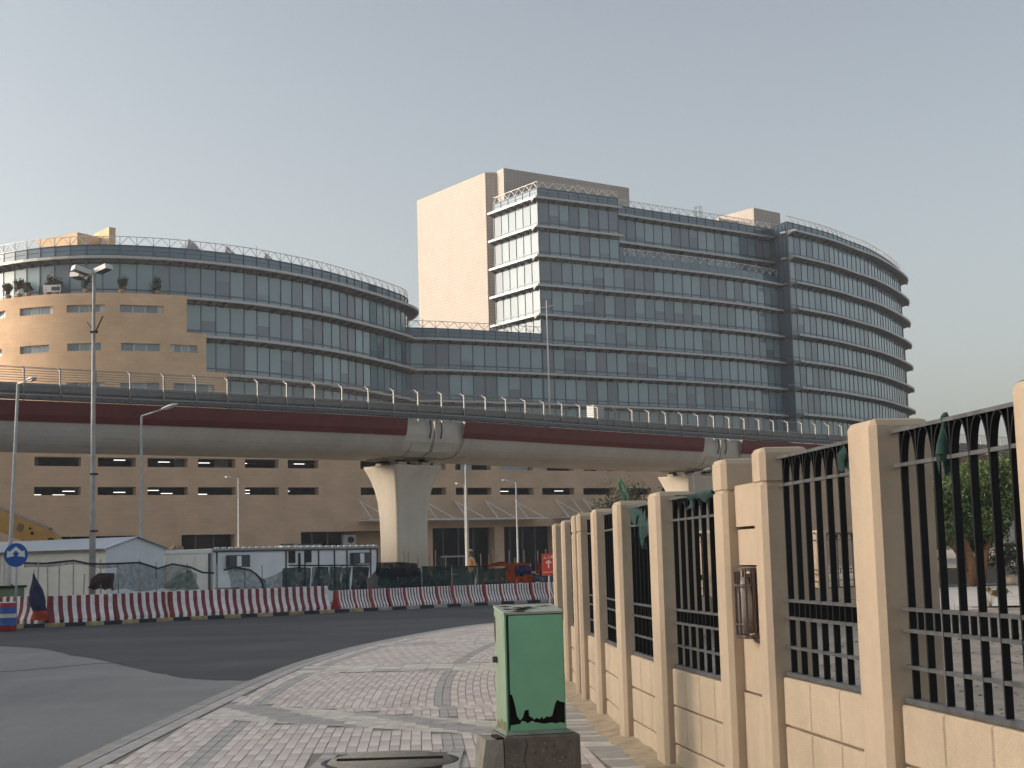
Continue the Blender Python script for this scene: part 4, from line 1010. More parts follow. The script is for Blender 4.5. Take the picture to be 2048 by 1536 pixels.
def cloth(name, top, bot, m, wob=.04, nu=14, nv=8, seed=1, ragged=0.0, parent=None, fold=6.0):
    """draped sheet between a top line and a bottom line (lists of points)"""
    r = random.Random(seed); b = MB()
    T = resample([Vector(p) for p in top], count=nu); B_ = resample([Vector(p) for p in bot], count=nu); g = []
    d = (T[-1] - T[0]); d.z = 0; d = d.normalized() if d.length > 1e-6 else Vector((1, 0, 0)); n = Vector((d.y, -d.x, 0)); ph = [r.uniform(0, 6.28) for _ in range(4)]
    for i in range(nu + 1):
        col_ = []; uu_ = i / nu; rag = ragged * max(0, min(1, .5 + .33 * math.sin(uu_ * 9 + ph[0]) + .22 * math.sin(uu_ * 23 + ph[1]) + r.uniform(-.08, .08)))
        for j in range(nv + 1):
            v = j / nv * (1 - rag); p = T[i].lerp(B_[i], v); u = i / nu
            p = p + n * wob * (math.sin(u * fold * 3.1 + ph[0] + v * 2) * v + .6 * math.sin(u * fold * 7 + ph[1]) * v ** .5 + .5 * math.sin(v * 6 + ph[2] + u * 3)) + Vector((0, 0, wob * .5 * math.sin(u * fold * 2.3 + ph[3]) * v))
            col_.append(p)
        g.append(col_)
    for i in range(nu):
        for j in range(nv): b.face([g[i][j], g[i + 1][j], g[i + 1][j + 1], g[i][j + 1]], 0, True)
    return b
def rag(name, label, y0, y1, zt, zb, seed, ragged=.5, wob=.03):
    a, c, d, n = frame(y0, y1); a = a - n * .10; c = c - n * .10
    b = cloth(name, [a + Vector((0, 0, zt)), (a + c) / 2 + Vector((0, 0, zt - .02)), c + Vector((0, 0, zt))], [a + d * .05 + Vector((0, 0, zb + .05)), (a + c) / 2 + Vector((0, 0, zb)), c - d * .04 + Vector((0, 0, zb + .1))], N_TEAL, wob, 16, 10, seed, ragged)
    o = b.build(name, N_TEAL, None, tuple((a + c) / 2 + Vector((0, 0, zb)))); o['label'] = label; o['category'] = 'net scrap'; o['group'] = 'torn net on the grilles'
def knot(label, y, zt, L_, r_, seed):
    c = fat(y); a, e, d, n = frame(y - .1, y + .1); c = c - n * .11; rr = random.Random(seed); b = MB(); rings = []
    for f, w_ in ((-.12, .012), (-.05, .022), (0, .030), (.12, .018), (.3, .035), (.55, .055), (.8, .06), (1.0, .045)):
        ring = []
        for k in range(12):
            an = 2 * math.pi * k / 12; w2 = w_ * r_ * rr.uniform(.55, 1.25); ring.append(c + d * (w2 * math.cos(an) + .03 * f) + n * (w2 * math.sin(an)) + Vector((0, 0, zt - f * L_ + (rr.uniform(-.07, .05) if f > .95 else 0))))
        rings.append(ring)
    b.loft(rings, 0, smooth=True, cap=False); o = b.build('net_scrap', N_TEAL, None, tuple(c + Vector((0, 0, zt)))); o['label'] = label; o['category'] = 'net scrap'; o['group'] = 'torn net on the grilles'
knot('green net knot tied to the top rail of the nearest grille', 6.62, 2.175, .20, .75, 4)
knot('small faded net rag tied beside the thick post', 7.85, 2.165, .11, .7, 9)
rag('net_scrap', 'teal net bunched along the grille top left of the lamp pier', 10.3, 11.5, 2.06, 1.90, 6, .8, .04)
rag('net_scrap', 'long torn teal net hanging in the grille right of the fourth post', 12.2, 13.3, 2.04, 1.62, 8, .95, .04)
# green hose looped over a post
b = MB(); q0 = fat(13.3) + Vector((.12, 0, 2.09))
b.tube([at(1257, 1012, 13.5), at(1256, 992, 13.5), at(1250, 976, 13.5), at(1243, 964, 13.5), at(1240, 957, 13.5), at(1239, 966, 13.52), at(1242, 980, 13.55), at(1247, 995, 13.6), at(1251, 1013, 13.6)], .011, 8)
o = b.build('garden_hose', mat('hose_green', (.06, .20, .12), .4), None, tuple(at(1254, 1012, 13.5))); o['label'] = 'thin green hose looped up above the beige fence posts'; o['category'] = 'hose'

# ------------------------------------------------------------------ green utility cabinet
CB = thing('utility_cabinet', 'rusted pale green street cabinet standing on a cracked concrete base', 'cabinet', (.17, 11.3, 0))
CR = Matrix.Rotation(R(12), 3, 'Z'); C0 = Vector((-.105, 11.17, 0))      # front left corner
def cb(u, v, z): return C0 + CR @ Vector((u, v, 0)) + Vector((0, 0, z))     # u to the right along the front, v to the back
M_CGR = mat('cabinet_green', (.225, .53, .335), .55, .09, 5, .05, 40, col2=(.20, .49, .305))
M_CGR2 = mat('cabinet_green_worn', (.30, .38, .27), .7, .2, 6, .1, 40, col2=(.24, .35, .24), contrast=(.3, .6))
M_CTOP = mat('cabinet_top_peeling', (.33, .40, .33), .8, .3, 9, .25, 50, col2=(.40, .37, .32), contrast=(.42, .55))
M_RUST = mat('rust_black', (.012, .008, .009), .95, .4, 20)
M_RUSTB = mat('rust_brown', (.09, .045, .025), .95, .3, 12, .3, 60)
W, D, Zb, Zf, Zk = .445, .38, .36, 1.205, 1.25
b = MB()
b.face([cb(.012, .03, Zb), cb(W - .012, .03, Zb), cb(W - .012, .03, Zf - .02), cb(.012, .03, Zf - .02)]); b.build('inside', M_RUST, CB)   # seen through the rusted door
b = MB(); b.face([cb(0, 0, Zb), cb(0, D, Zb), cb(0, D, Zk), cb(0, .0, Zf)][::-1]); b.face([cb(0.006, 0.03, Zb), cb(0.006, D, Zb), cb(0.006, D, Zk), cb(0.006, .03, Zf)])
b.face([cb(0, 0, Zb), cb(0, 0, Zf), cb(.006, .03, Zf), cb(.006, .03, Zb)]); b.build('side_panel', M_CGR2, CB)
b = MB(); b.face([cb(W, 0, Zb), cb(W, D, Zb), cb(W, D, Zk), cb(W, 0, Zf)]); b.face([cb(0, D, Zb), cb(W, D, Zb), cb(W, D, Zk), cb(0, D, Zk)][::-1]); b.build('side_panel', M_CGR, CB)
b = MB(); b.loft([[cb(-.006, -.010, Zf - .005), cb(W + .006, -.010, Zf - .005), cb(W + .006, D + .006, Zk - .005), cb(-.006, D + .006, Zk - .005)], [cb(-.006, -.010, Zf + .012), cb(W + .006, -.010, Zf + .012), cb(W + .006, D + .006, Zk + .012), cb(-.006, D + .006, Zk + .012)]]); top_ = b.build('top', M_CTOP, CB)
b = MB(); r3 = random.Random(11)
for k in range(7):
    u, v = r3.uniform(.05, W - .08), r3.uniform(.04, D - .06); zz = Zf + (Zk - Zf) * v / D + .014; pts = []
    for q in range(9):
        an = q * 2 * math.pi / 9; rr = r3.uniform(.02, .06); pts.append(cb(u + rr * 1.6 * math.cos(an), v + rr * math.sin(an), zz + r3.uniform(0, .012)))
    b.face(pts)
b.build('paint_flakes', mat('flake_pale', (.46, .43, .36), .9, .2, 12), top_, kind='stuff')
# door sheet: torn along the bottom where it has rusted through
jag = [(.03, .525), (.045, .52), (.065, .46), (.078, .405), (.10, .385), (.12, .40), (.135, .435), (.165, .44), (.168, .405), (.19, .395), (.205, .385), (.225, .395), (.245, .385), (.262, .40), (.275, .385), (.30, .40), (.315, .395), (.34, .40), (.352, .43), (.365, .465), (.382, .485), (.405, .475), (W - .006, .468)]
b = MB(); fy = -.008
out = [(.03, Zf - .012)] + [(u, .40 + (z - .385) * 1.35 + .035) for u, z in jag] + [(W - .006, Zf - .012)]
b.face([cb(u, fy, z) for u, z in out]); b.face([cb(u, fy + .006, z) for u, z in out[::-1]])
for p, q in zip(out, out[1:]): b.face([cb(p[0], fy, p[1]), cb(p[0], fy + .006, p[1]), cb(q[0], fy + .006, q[1]), cb(q[0], fy, q[1])])
dr_ = b.build('door', M_CGR, CB)
b = MB(); low = [(.02, .36), (W, .36), (W, .405), (.42, .40), (.40, .408), (.37, .40), (.33, .408), (.28, .402), (.24, .41), (.21, .415), (.19, .428), (.17, .418), (.155, .41), (.135, .425), (.11, .43), (.10, .41), (.07, .405), (.03, .402)]
b.face([cb(u, fy, z) for u, z in low]); b.build('lower_rail', M_CGR, CB)
b = MB(); b.box(cb(.016, -.002, (Zb + Zf) / 2), (.014, .012, Zf - Zb - .03), R(12)); b.build('door_gap', mat('gap_dark', (.02, .05, .035), .8), CB)
b = MB(); b.box(cb(.004, -.004, (Zb + Zf) / 2), (.012, .012, Zf - Zb - .012), R(12)); b.build('frame_edge', M_CGR, CB)
b = MB(); pts = [(.33, 1.17), (.36, 1.185), (.375, 1.12), (.37, 1.02), (.345, .97), (.33, 1.04)]; b.face([cb(-.003, v, z) for v, z in pts]); b.build('rust_patch', M_RUSTB, CB)
b = MB(); pts = [(.02, .36), (.36, .36), (.33, .42), (.24, .40), (.18, .44), (.1, .41), (.03, .43)]; b.face([cb(-.003, v, z) for v, z in pts]); b.build('rust_patch', mat('rust_stain', (.22, .21, .10), .9, .3, 20), CB)
b = MB(); pts = [(.05, 1.16), (.085, 1.15), (.08, 1.05), (.09, .98), (.06, .96), (.045, 1.07)]; b.face([cb(-.003, v, z) for v, z in pts]); b.build('paint_loss', mat('primer_pale', (.45, .43, .37), .9, .2, 30), CB)
b = MB(); b.box(cb(-.02, .30, .86), (.03, .03, .045), R(12)); b.build('hasp', M_ZINC, CB)
b = MB(); b.loft([[cb(-.02, -.06, .335), cb(W + .045, -.06, .335), cb(W + .045, D + .02, .335), cb(-.02, D + .02, .335)], [cb(-.006, -.012, .362), cb(W + .008, -.012, .362), cb(W + .008, D, .362), cb(-.006, D, .362)]]); b.build('skirt', mat('skirt_green_grey', (.20, .25, .20), .8, .2, 10), CB)
M_CON = mat('base_concrete', (.21, .185, .155), .92, .28, 9, .6, 45, col2=(.14, .122, .105), contrast=(.35, .7)); M_CON2 = mat('block_concrete', (.27, .255, .215), .9, .16, 7, .4, 45)
b = MB(); b.loft([[cb(-.035, -.09, -.1), cb(W + .085, -.09, -.1), cb(W + .085, D + .05, -.1), cb(-.035, D + .05, -.1)], [cb(-.035, -.09, .318), cb(W + .08, -.09, .318), cb(W + .08, D + .05, .318), cb(-.035, D + .05, .318)], [cb(-.03, -.08, .33), cb(W + .07, -.08, .33), cb(W + .07, D + .04, .33), cb(-.03, D + .04, .33)]]); bs = b.build('base', M_CON, CB)
b = MB()
for k in range(34):
    u, z = r3.uniform(-.01, W + .06), r3.uniform(.12, .28); s_ = r3.uniform(.004, .010); b.lathe([(0, -s_ * .6), (s_, 0), (0, s_ * .6)], cb(u, -.090, z), 5, r3.choice((0, 0, 1)))
b.build('exposed_aggregate', [mat('aggregate_pale', (.42, .39, .34), .9), M_RUST], bs, kind='stuff')
b = MB(); pr = None
for k in range(11):
    p = cb(.115 + .012 * math.sin(k * 1.3) + r3.uniform(-.006, .006), -.0905, .31 - k * .04)
    if pr is not None: b.bar(pr, p, .005, .004)
    pr = p
b.build('crack', M_RUST, bs)
b = MB(); b.loft([[cb(-.225, -.035, -.1), cb(-.04, -.085, -.1), cb(-.04, .30, -.1), cb(-.20, .33, -.1)], [cb(-.165, -.03, .31), cb(-.045, -.075, .31), cb(-.045, .29, .31), cb(-.165, .32, .31)]]); b.build('footing_block', M_CON2, CB)
b = MB(); b.box(cb(-.065, .05, .315), (.05, .22, .02), R(12)); b.build('cable_slot', M_RUST, CB)

# ------------------------------------------------------------------ signs
def text_mesh(body, size, m, name):
    cu = bpy.data.curves.new(name, 'FONT'); cu.body = body; cu.size = size; cu.align_x = 'CENTER'; cu.align_y = 'CENTER'; cu.extrude = .0015
    o = bpy.data.objects.new(name, cu); COL.objects.link(o); bpy.context.view_layer.update()
    me = bpy.data.meshes.new_from_object(o.evaluated_get(bpy.context.evaluated_depsgraph_get())); bpy.data.objects.remove(o); me.materials.clear(); me.materials.append(m); return me
M_SRED = mat('sign_red', (.62, .055, .025), .45, .05, 6); M_SWH = mat('sign_white_film', (.78, .70, .64), .45); M_POLE = mat('pole_galvanised', (.40, .40, .385), .5, .12, 5, metal=.2)
Ys = 36.0; sc = FPX / Ys; c0 = at(1097, 1129, Ys)
ES = thing('emergency_sign', 'small red EMERGENCY arrow sign with Arabic lettering beside the fence end', 'sign', (c0.x, Ys, 0))
RS = Matrix.Rotation(R(4), 3, 'Z')
def es(u, v, z): return c0 + RS @ Vector((u, v, 0)) + Vector((0, 0, z))
sw, sh = .315, .52
b = MB(); b.box(c0, (sw, .012, sh), R(4)); pl = b.build('sign_plate', M_SRED, ES)
b = MB()
for u0, z0, u1, z1 in ((-1, -1, 1, -1), (1, -1, 1, 1), (1, 1, -1, 1), (-1, 1, -1, -1)): b.bar(es(u0 * (sw / 2 - .008), -.008, z0 * (sh / 2 - .008)), es(u1 * (sw / 2 - .008), -.008, z1 * (sh / 2 - .008)), .010, .003)
b.build('border', mat('border_pink', (.62, .22, .17), .5), pl)
b = MB(); yq = -.0075
arr = [(-.016, -.085), (.016, -.085), (.016, .055), (.05, .02), (.073, .043), (0, .115), (-.073, .043), (-.05, .02), (-.016, .055)]
b.face([es(u, yq, z) for u, z in arr]); b.build('arrow', M_SWH, pl)
me = text_mesh('EMERGENCY', .052, M_SWH, 'lettering'); o = bpy.data.objects.new('lettering', me); COL.objects.link(o); o.parent = pl; o.location = es(0, -.0085, -.185) - ORG[pl.name]; o.rotation_euler = (R(90), 0, R(4)); o.scale = (.92, 1.0, 1)
b = MB()   # Arabic lettering, right to left
def stroke(pts, r_=.0075): b.tube([es(u, -.008, z) for u, z in pts], r_, 5)
stroke([(.058, .165), (.115, .165), (.120, .18), (.108, .19), (.085, .185), (.058, .165)]); stroke([(.072, .168), (.070, .22)])
stroke([(.058, .165), (.045, .165), (.040, .178), (.030, .182), (.026, .170), (.040, .165), (.036, .15), (.020, .138)])
stroke([(.002, .16), (.000, .215)]); stroke([(-.022, .175), (-.022, .16), (-.032, .145), (-.048, .138)])
stroke([(-.062, .165), (-.082, .175), (-.076, .188), (-.094, .178), (-.072, .162), (-.070, .148), (-.090, .138), (-.112, .145), (-.115, .16)]); stroke([(-.082, .205), (-.092, .212), (-.078, .216)], .005)
b.build('arabic_lettering', M_SWH, pl)
b = MB(); b.tube([(c0.x + .02, Ys + .03, -.1), (c0.x + .0, Ys + .03, c0.z + sh / 2)], .018, 8); b.build('post', mat('sign_post', (.50, .42, .33), .6), ES)
# round blue sign: pass either side
Yb = 46.5; c1 = at(32, 1110, Yb); BS = thing('keep_either_side_sign', 'round blue road sign with two white arrows pointing down', 'sign', (c1.x, Yb, 0))
M_BLUE = mat('sign_blue', (.012, .085, .36), .4, .06, 6); Rb = .365
b = MB(); n_ = 36
ring = [c1 + Vector((Rb * math.cos(2 * math.pi * k / n_), 0, Rb * math.sin(2 * math.pi * k / n_))) for k in range(n_)]
b.face([p + Vector((0, -.01, 0)) for p in ring]); b.face([p + Vector((0, .01, 0)) for p in ring[::-1]])
for k in range(n_): b.face([ring[k] + Vector((0, .01, 0)), ring[(k + 1) % n_] + Vector((0, .01, 0)), ring[(k + 1) % n_] - Vector((0, .01, 0)), ring[k] - Vector((0, .01, 0))])
dk_ = b.build('sign_disc', M_BLUE, BS)
for s_ in (1, -1):
    b = MB(); pts = [(0, .265), (0, .145), (.10, .04), (.045, -.03), (.285, -.075), (.265, .15), (.195, .10)]
    q = [c1 + Vector((s_ * u, -.014, z)) for u, z in pts]; b.face(q if s_ < 0 else q[::-1]); b.build('arrow', mat('sign_arrow_white', (.70, .74, .72), .45), dk_)
b = MB(); b.tube([(c1.x, Yb + .05, -.1), (c1.x, Yb + .05, c1.z + .3)], .035, 8); b.build('post', M_POLE, BS)
# striped drum
c2 = at(13, 1258, 45.2); DR = thing('striped_drum', 'red, blue and white striped barrel at the left kerb end', 'barrel', (c2.x, 45.2, -.1))
M_DR = mat('drum_red', (.33, .035, .035), .6, .2, 8); M_DB = mat('drum_blue', (.03, .10, .33), .6, .15, 8); M_DW = mat('drum_white', (.62, .62, .58), .6, .12, 8)
prof = [(0, 0), (.27, 0), (.285, .03), (.28, .15), (.29, .17), (.29, .19), (.28, .21), (.28, .33), (.28, .40), (.28, .52), (.29, .54), (.29, .56), (.28, .58), (.28, .72), (.285, .84), (.27, .86), (.25, .84), (0, .84)]
mz = [0, 0, 0, 0, 1, 1, 1, 1, 2, 1, 1, 1, 1, 0, 2, 2, 2]
b = MB(); b.lathe(prof, (c2.x, 45.2, -.1), 24, mz=mz); b.build('barrel', [M_DR, M_DB, M_DW], DR)

# ------------------------------------------------------------------ striped road barriers
M_BR = mat('barrier_red', (.27, .035, .035), .6, .28, 5, col2=(.16, .03, .035), objvar=.15); M_BW = mat('barrier_white', (.80, .76, .75), .6, .14, 5, objvar=.08); M_BM = mat('barrier_maroon', (.13, .045, .05), .7, .25, 5)
M_BR2 = mat('barrier_plastic_red', (.36, .035, .025), .5, .2, 4)
def barrier_mesh(L_, H, stripes, mats, name, notch):
    b = MB(); x = 0.0
    for w_, mi, nt_ in stripes:
        z0 = .10 if nt_ else 0.0
        prof = [(.27, z0), (.26, .16 * H), (.15, .42 * H), (.105, .62 * H), (.085, H - .02), (.07, H), (-.07, H), (-.085, H - .02), (-.105, .62 * H), (-.15, .42 * H), (-.26, .16 * H), (-.27, z0)]
        b.loft([[(x, -o, z) for o, z in prof], [(x + w_, -o, z) for o, z in prof]], mi); x += w_
    return b.mesh(name, mats)
w1 = 2.06 / 14
bmA = barrier_mesh(2.06, .86, [(w1, (0, 1)[k % 2], k % 4 == 2) for k in range(14)], [M_BR, M_BW], 'barrier_concrete', True)
st = [(.115, 0, False)]
for k in range(5): st += [(.075, 1, False), (.055, 2, k in (1, 3))]
st = st[:-1] + [(.02, 2, False)]
Lr = sum(s_[0] for s_ in st); bmB = barrier_mesh(Lr, .68, st, [M_BR2, M_BW, M_BM], 'barrier_plastic', True)
kp = [p for p in KF]
def kf_off(off): return [p - n * off for p, n in zip(kp, normals(kp))]
run = kf_off(.55)
def along(pts, start, step, n_):
    d = [0]
    for a, c in zip(pts, pts[1:]): d.append(d[-1] + (c - a).length)
    s0 = min(range(len(pts)), key=lambda i: abs(pts[i].x - start)); s_ = d[s0]; res = []
    for k in range(n_ + 1):
        j = next((i for i in range(len(d) - 1) if d[i + 1] >= s_), len(d) - 2); t = (s_ - d[j]) / (d[j + 1] - d[j]); res.append(pts[j].lerp(pts[j + 1], t)); s_ += step
    return res
ORD = ['first', 'second', 'third', 'fourth', 'fifth', 'sixth', 'seventh', 'eighth', 'ninth', 'tenth', 'eleventh', 'twelfth', 'thirteenth', 'fourteenth', 'fifteenth']
def place_barrier(me, a, c, label, grp):
    o = bpy.data.objects.new('road_barrier', me); COL.objects.link(o); o.location = a + Vector((rng.uniform(-.03, .03), rng.uniform(-.05, .05), .0)); o.rotation_euler = (0, rng.uniform(-.008, .008), math.atan2(c.y - a.y, c.x - a.x) + rng.uniform(-.03, .03)); o['label'] = label; o['category'] = 'barrier'; o['group'] = grp
pl_ = along(run, -14.9, 2.07, 5)
for k in range(5): place_barrier(bmA, pl_[k], pl_[k + 1], f'tall faded red and white barrier, {ORD[k]} of the left run', 'left run of tall striped barriers')
place_barrier(bmA, Vector((-16.9, 48.9, 0)), pl_[0], 'tall striped barrier turned back behind the striped drum', 'left run of tall striped barriers')
pr_ = along(run, -6.55, Lr + .012, 14)
for k in range(14): place_barrier(bmB, pr_[k], pr_[k + 1], f'low red and white plastic barrier, {ORD[k]} right of the gap', 'right run of low plastic barriers')

# ------------------------------------------------------------------ lamp posts
M_HEADL = mat('lamp_head_white', (.62, .62, .60), .4, .05, 5); M_LENS = mat('lamp_lens', (.35, .36, .36), .2)
def street_lamp(px, ybase, ytop, Y, hx, hy, r0, label, lean=0.0, grp='single arm street lamps'):
    """pole base under pixel column px, arm reaching to the head at (hx, hy)"""
    top = at(px, ytop, Y); head = at(hx, hy, Y - .6); base = Vector((top.x + lean, Y, -.05))
    t = thing('street_lamp', label, 'street lamp', base, grp)
    b = MB(); b.tube([base, base + Vector((0, 0, .9)), base + Vector((0, 0, .95)), top], [r0 * 1.35, r0 * 1.3, r0, r0 * .62], 10); b.build('pole', M_POLE, t)
    d = head - top; L_ = d.length; d.normalize()
    hl = max(.45, L_ * .55); hs = head - d * hl * .55
    b = MB(); b.tube([top - Vector((0, 0, .05)), top + Vector((0, 0, .02)), hs], [r0 * .55, r0 * .5, r0 * .42], 8); b.build('arm', M_POLE, t)
    rings = []; sd = d.cross(Vector((0, 0, 1))).normalized(); u_ = sd.cross(d)
    for f, w_, h_ in ((0, .05, .04), (.15, .09, .06), (.5, .14, .085), (.85, .12, .06), (1, .05, .03)):
        c = hs + d * hl * f; rings.append([c + sd * (w_ * math.cos(2 * math.pi * k / 10)) + u_ * (h_ * math.sin(2 * math.pi * k / 10) * (1 if math.sin(2 * math.pi * k / 10) > 0 else .5)) for k in range(10)])
    b = MB(); b.loft(rings, 0, smooth=True); h_ = b.build('lamp_head', M_HEADL, t)
    b = MB(); c = hs + d * hl * .55 - u_ * .05; b.box(c, (.16, hl * .6, .02), rot=Matrix((sd, d, u_)).transposed()); b.build('lens', M_LENS, h_)
street_lamp(36, 1170, 768, 50.5, 64, 758, .075, 'street lamp at far left, arm over the guideway, rising behind the blue sign', lean=-.25)
street_lamp(283, 1170, 833, 60, 340, 813, .075, 'street lamp with right-hand arm beside the gabled white cabin')
street_lamp(477, 1110, 957, 107, 456, 954, .09, 'short distant lamp with left arm before the parking block')
street_lamp(931, 1160, 911, 88, 972, 899, .10, 'street lamp with right arm in front of the canopy by the worker')
street_lamp(929, 1160, 970, 122, 915, 967, .08, 'far lamp with left arm just behind the lamp by the worker')
street_lamp(1032, 1130, 965, 121, 1010, 961, .09, 'distant lamp with left arm in front of the stone column')
street_lamp(1387, 1010, 948, 80, 1415, 939, .07, 'lamp rising in front of the second sunlit pier', grp='single arm street lamps')
# tall post with floodlights
Yt = 55.0; tp_ = at(188, 548, Yt); base = Vector((tp_.x + .0, Yt, -.05))
HL = thing('flood_light_post', 'tall grey floodlight post with three box lamps in front of the stone flank', 'lamp post', base)
b = MB(); b.tube([base, base + Vector((0, 0, 3.6)), base + Vector((0, 0, 3.62)), tp_], [.125, .11, .10, .055], 14); b.build('pole', mat('pole_steel', (.33, .325, .31), .55, .15, 3, metal=.2), HL)
for (px, py, rzz, ty, sx_) in ((163, 541, 35, -14, .78), (157, 552, 70, -6, .62), (207, 538, -28, 14, .66)):
    c = at(px, py, Yt - .05 + (.5 if py > 550 else 0)); b = MB(); rot = Matrix.Rotation(R(rzz), 3, 'Z') @ Matrix.Rotation(R(-ty), 3, 'Y')
    b.box(c, (sx_ * .85, .40, .18), rot=rot); h_ = b.build('flood_lamp', M_HEADL, HL)
    b = MB(); b.box(c - rot @ Vector((0, 0, .097)), (sx_ * .74, .33, .012), rot=rot); b.build('lens', mat('flood_lens', (.09, .085, .08), .3), h_)
    b = MB(); b.bar(tp_ + Vector((0, 0, -.02)), c - rot @ Vector((0, 0, .08)), .05); b.build('bracket', M_POLE, HL)
b = MB(); q = base + Vector((0, 0, 10.6)); q = at(190, 666, Yt); b.bar(q, at(206, 632, Yt), .04); b.bar(q, at(174, 644, Yt), .025); b.build('flag_bracket', M_RUSTB, HL)
for py in (664, 948, 1062):
    q = at(188, py, Yt); b = MB(); b.lathe([(.135, -.03), (.15, -.03), (.15, .03), (.135, .03)], q, 14); b.build('strap', M_DARK, HL)
# ------------------------------------------------------------------ building site behind the barriers
M_CAB = mat('cabin_cream', (.84, .82, .75), .6, .06, 1.2); M_CABB = mat('cabin_white', (.74, .77, .80), .55, .06, 1.2); M_CABR = mat('cabin_roof', (.66, .72, .80), .45, .06, 1.5)
M_TRIM = mat('cabin_trim', (.07, .075, .085), .6); M_WIN = glass('cabin_glass', (.03, .032, .035))
def cabin(name, label, A, B_, depth, h, gable=0.0, wallm=None, endm=None):
    """A-B: front wall foot (left to right), depth away from the viewer"""
    A, B_ = Vector((*A, 0)), Vector((*B_, 0)); d = (B_ - A).normalized(); n = Vector((d.y, -d.x, 0)); L_ = (B_ - A).length; Z = Vector((0, 0, 1))
    t = thing(name, label, 'site cabin', (A + B_) / 2)
    P = [A, B_, B_ - n * depth, A - n * depth]
    return t, d, n, L_, P
# gabled cabin
A, B_ = (-24.0, 61.2), (-15.45, 56.75)
t, d, n, L_, P = cabin('gabled_site_cabin', 'cream gabled site cabin with a pale blue roof behind the tall post', A, B_, 3.3, 2.46)
Z = Vector((0, 0, 1)); b = MB()
b.face([P[0], P[1], P[1] + Z * 2.46, P[0] + Z * 2.46]); b.build('wall', M_CAB, t)
mid = (P[1] + P[2]) / 2; b = MB(); b.face([P[1], P[2], P[2] + Z * 2.46, mid + Z * 2.86, P[1] + Z * 2.46]); b.face([P[2], P[3], P[3] + Z * 2.46, P[2] + Z * 2.46]); b.build('gable_wall', mat('cabin_gable_shaded', (.64, .67, .71), .55, .05, 1), t)  # gable end coloured greyer and bluer than the front, as its shaded side
mid0 = (P[0] + P[3]) / 2; b = MB()
for a, c, e, f in ((P[0] + n * .12 + Z * 2.44, P[1] + n * .12 + d * .1 + Z * 2.44, mid + d * .1 + Z * 2.89, mid0 + Z * 2.89), (P[2] - n * .12 + d * .1 + Z * 2.44, P[3] - n * .12 + Z * 2.44, mid0 + Z * 2.89, mid + d * .1 + Z * 2.89)):
    b.face([a, c, e, f]); b.face([q - Z * .05 for q in (f, e, c, a)]); b.face([a - Z * .05, c - Z * .05, c, a])
b.build('roof', M_CABR, t)
b = MB(); b.bar(P[0] + n * .14 + Z * 2.40, P[1] + n * .14 + Z * 2.40, .05, .07); b.build('gutter', mat('gutter_brown', (.22, .17, .13), .7, .3, 4), t)
for u, z0, z1, w_ in ((4.05, .95, 1.25, .22), (4.05, .55, .85, .22), (4.05, 1.75, 2.05, .18), (4.75, .6, .9, .24), (4.75, .95, 1.2, .24)):
    c = P[0] + d * u + n * .03 + Z * ((z0 + z1) / 2); b = MB(); b.box(c, (w_, .06, z1 - z0), math.atan2(d.y, d.x)); b.build('window', mat('window_dull', (.16, .15, .13), .5), t)
b = MB(); c = P[0] + d * 4.4 + n * .05; b.bar(c + Z * .1, c + Z * 2.4, .06); b.build('downpipe', M_CAB, t)
# long flat cabin
A, B_ = (-12.35, 61.4), (-6.25, 67.6)
t, d, n, L_, P = cabin('flat_site_cabin', 'long white flat roofed site cabin with window units left of the first pier', A, B_, 3.0, 2.3)
rz = math.atan2(d.y, d.x); b = MB()
b.face([P[0], P[1], P[1] + Z * 2.3, P[0] + Z * 2.3]); b.face([P[1], P[2], P[2] + Z * 2.3, P[1] + Z * 2.3]); b.face([P[3], P[0], P[0] + Z * 2.3, P[3] + Z * 2.3]); b.build('wall', M_CABB, t)
b = MB(); b.box((P[0] + P[2]) / 2 + Z * 2.36, (L_ + .1, 3.1, .07), rz); b.build('roof', mat('roof_sheet', (.42, .42, .41), .5), t)
for k in range(26):
    b = MB(); b.box(P[0] + d * (L_ * (k + .5) / 26) + n * .04 + Z * 2.42, (.17, .12, .05), rz); b.build('roof_rib', M_CABB, t)
b = MB(); b.bar(P[0] + n * .03 + Z * 2.27, P[1] + n * .03 + Z * 2.27, .05, .06)
for u in (.02, .42, .535, .62, .72, .80, .955, 1.0): b.bar(P[0] + d * (L_ * u) + n * .02 + Z * .05, P[0] + d * (L_ * u) + n * .02 + Z * 2.27, .06, .04)
b.build('corner_trim', M_TRIM, t)
for u, z, w_, hh in ((.455, 1.98, .32, .5), (.50, 1.75, .09, .8), (.555, 2.0, .3, .52)):
    b = MB(); b.box(P[0] + d * (L_ * u) + n * .03 + Z * z, (w_, .06, hh), rz); b.build('window', M_WIN, t)
for u in (.13, .88):
    c = P[0] + d * (L_ * u) + n * .12 + Z * 1.86; b = MB(); b.box(c, (1.0, .30, .50), rz); ac = b.build('window_unit', M_TRIM, t)
    b = MB(); b.box(c + n * .16 - d * .05, (.22, .03, .42), rz); b.build('grille_panel', M_CABB, ac)
    b = MB(); b.box(c - Z * .27 + n * .02, (.7, .34, .04), rz); b.build('shelf', M_CABB, ac)
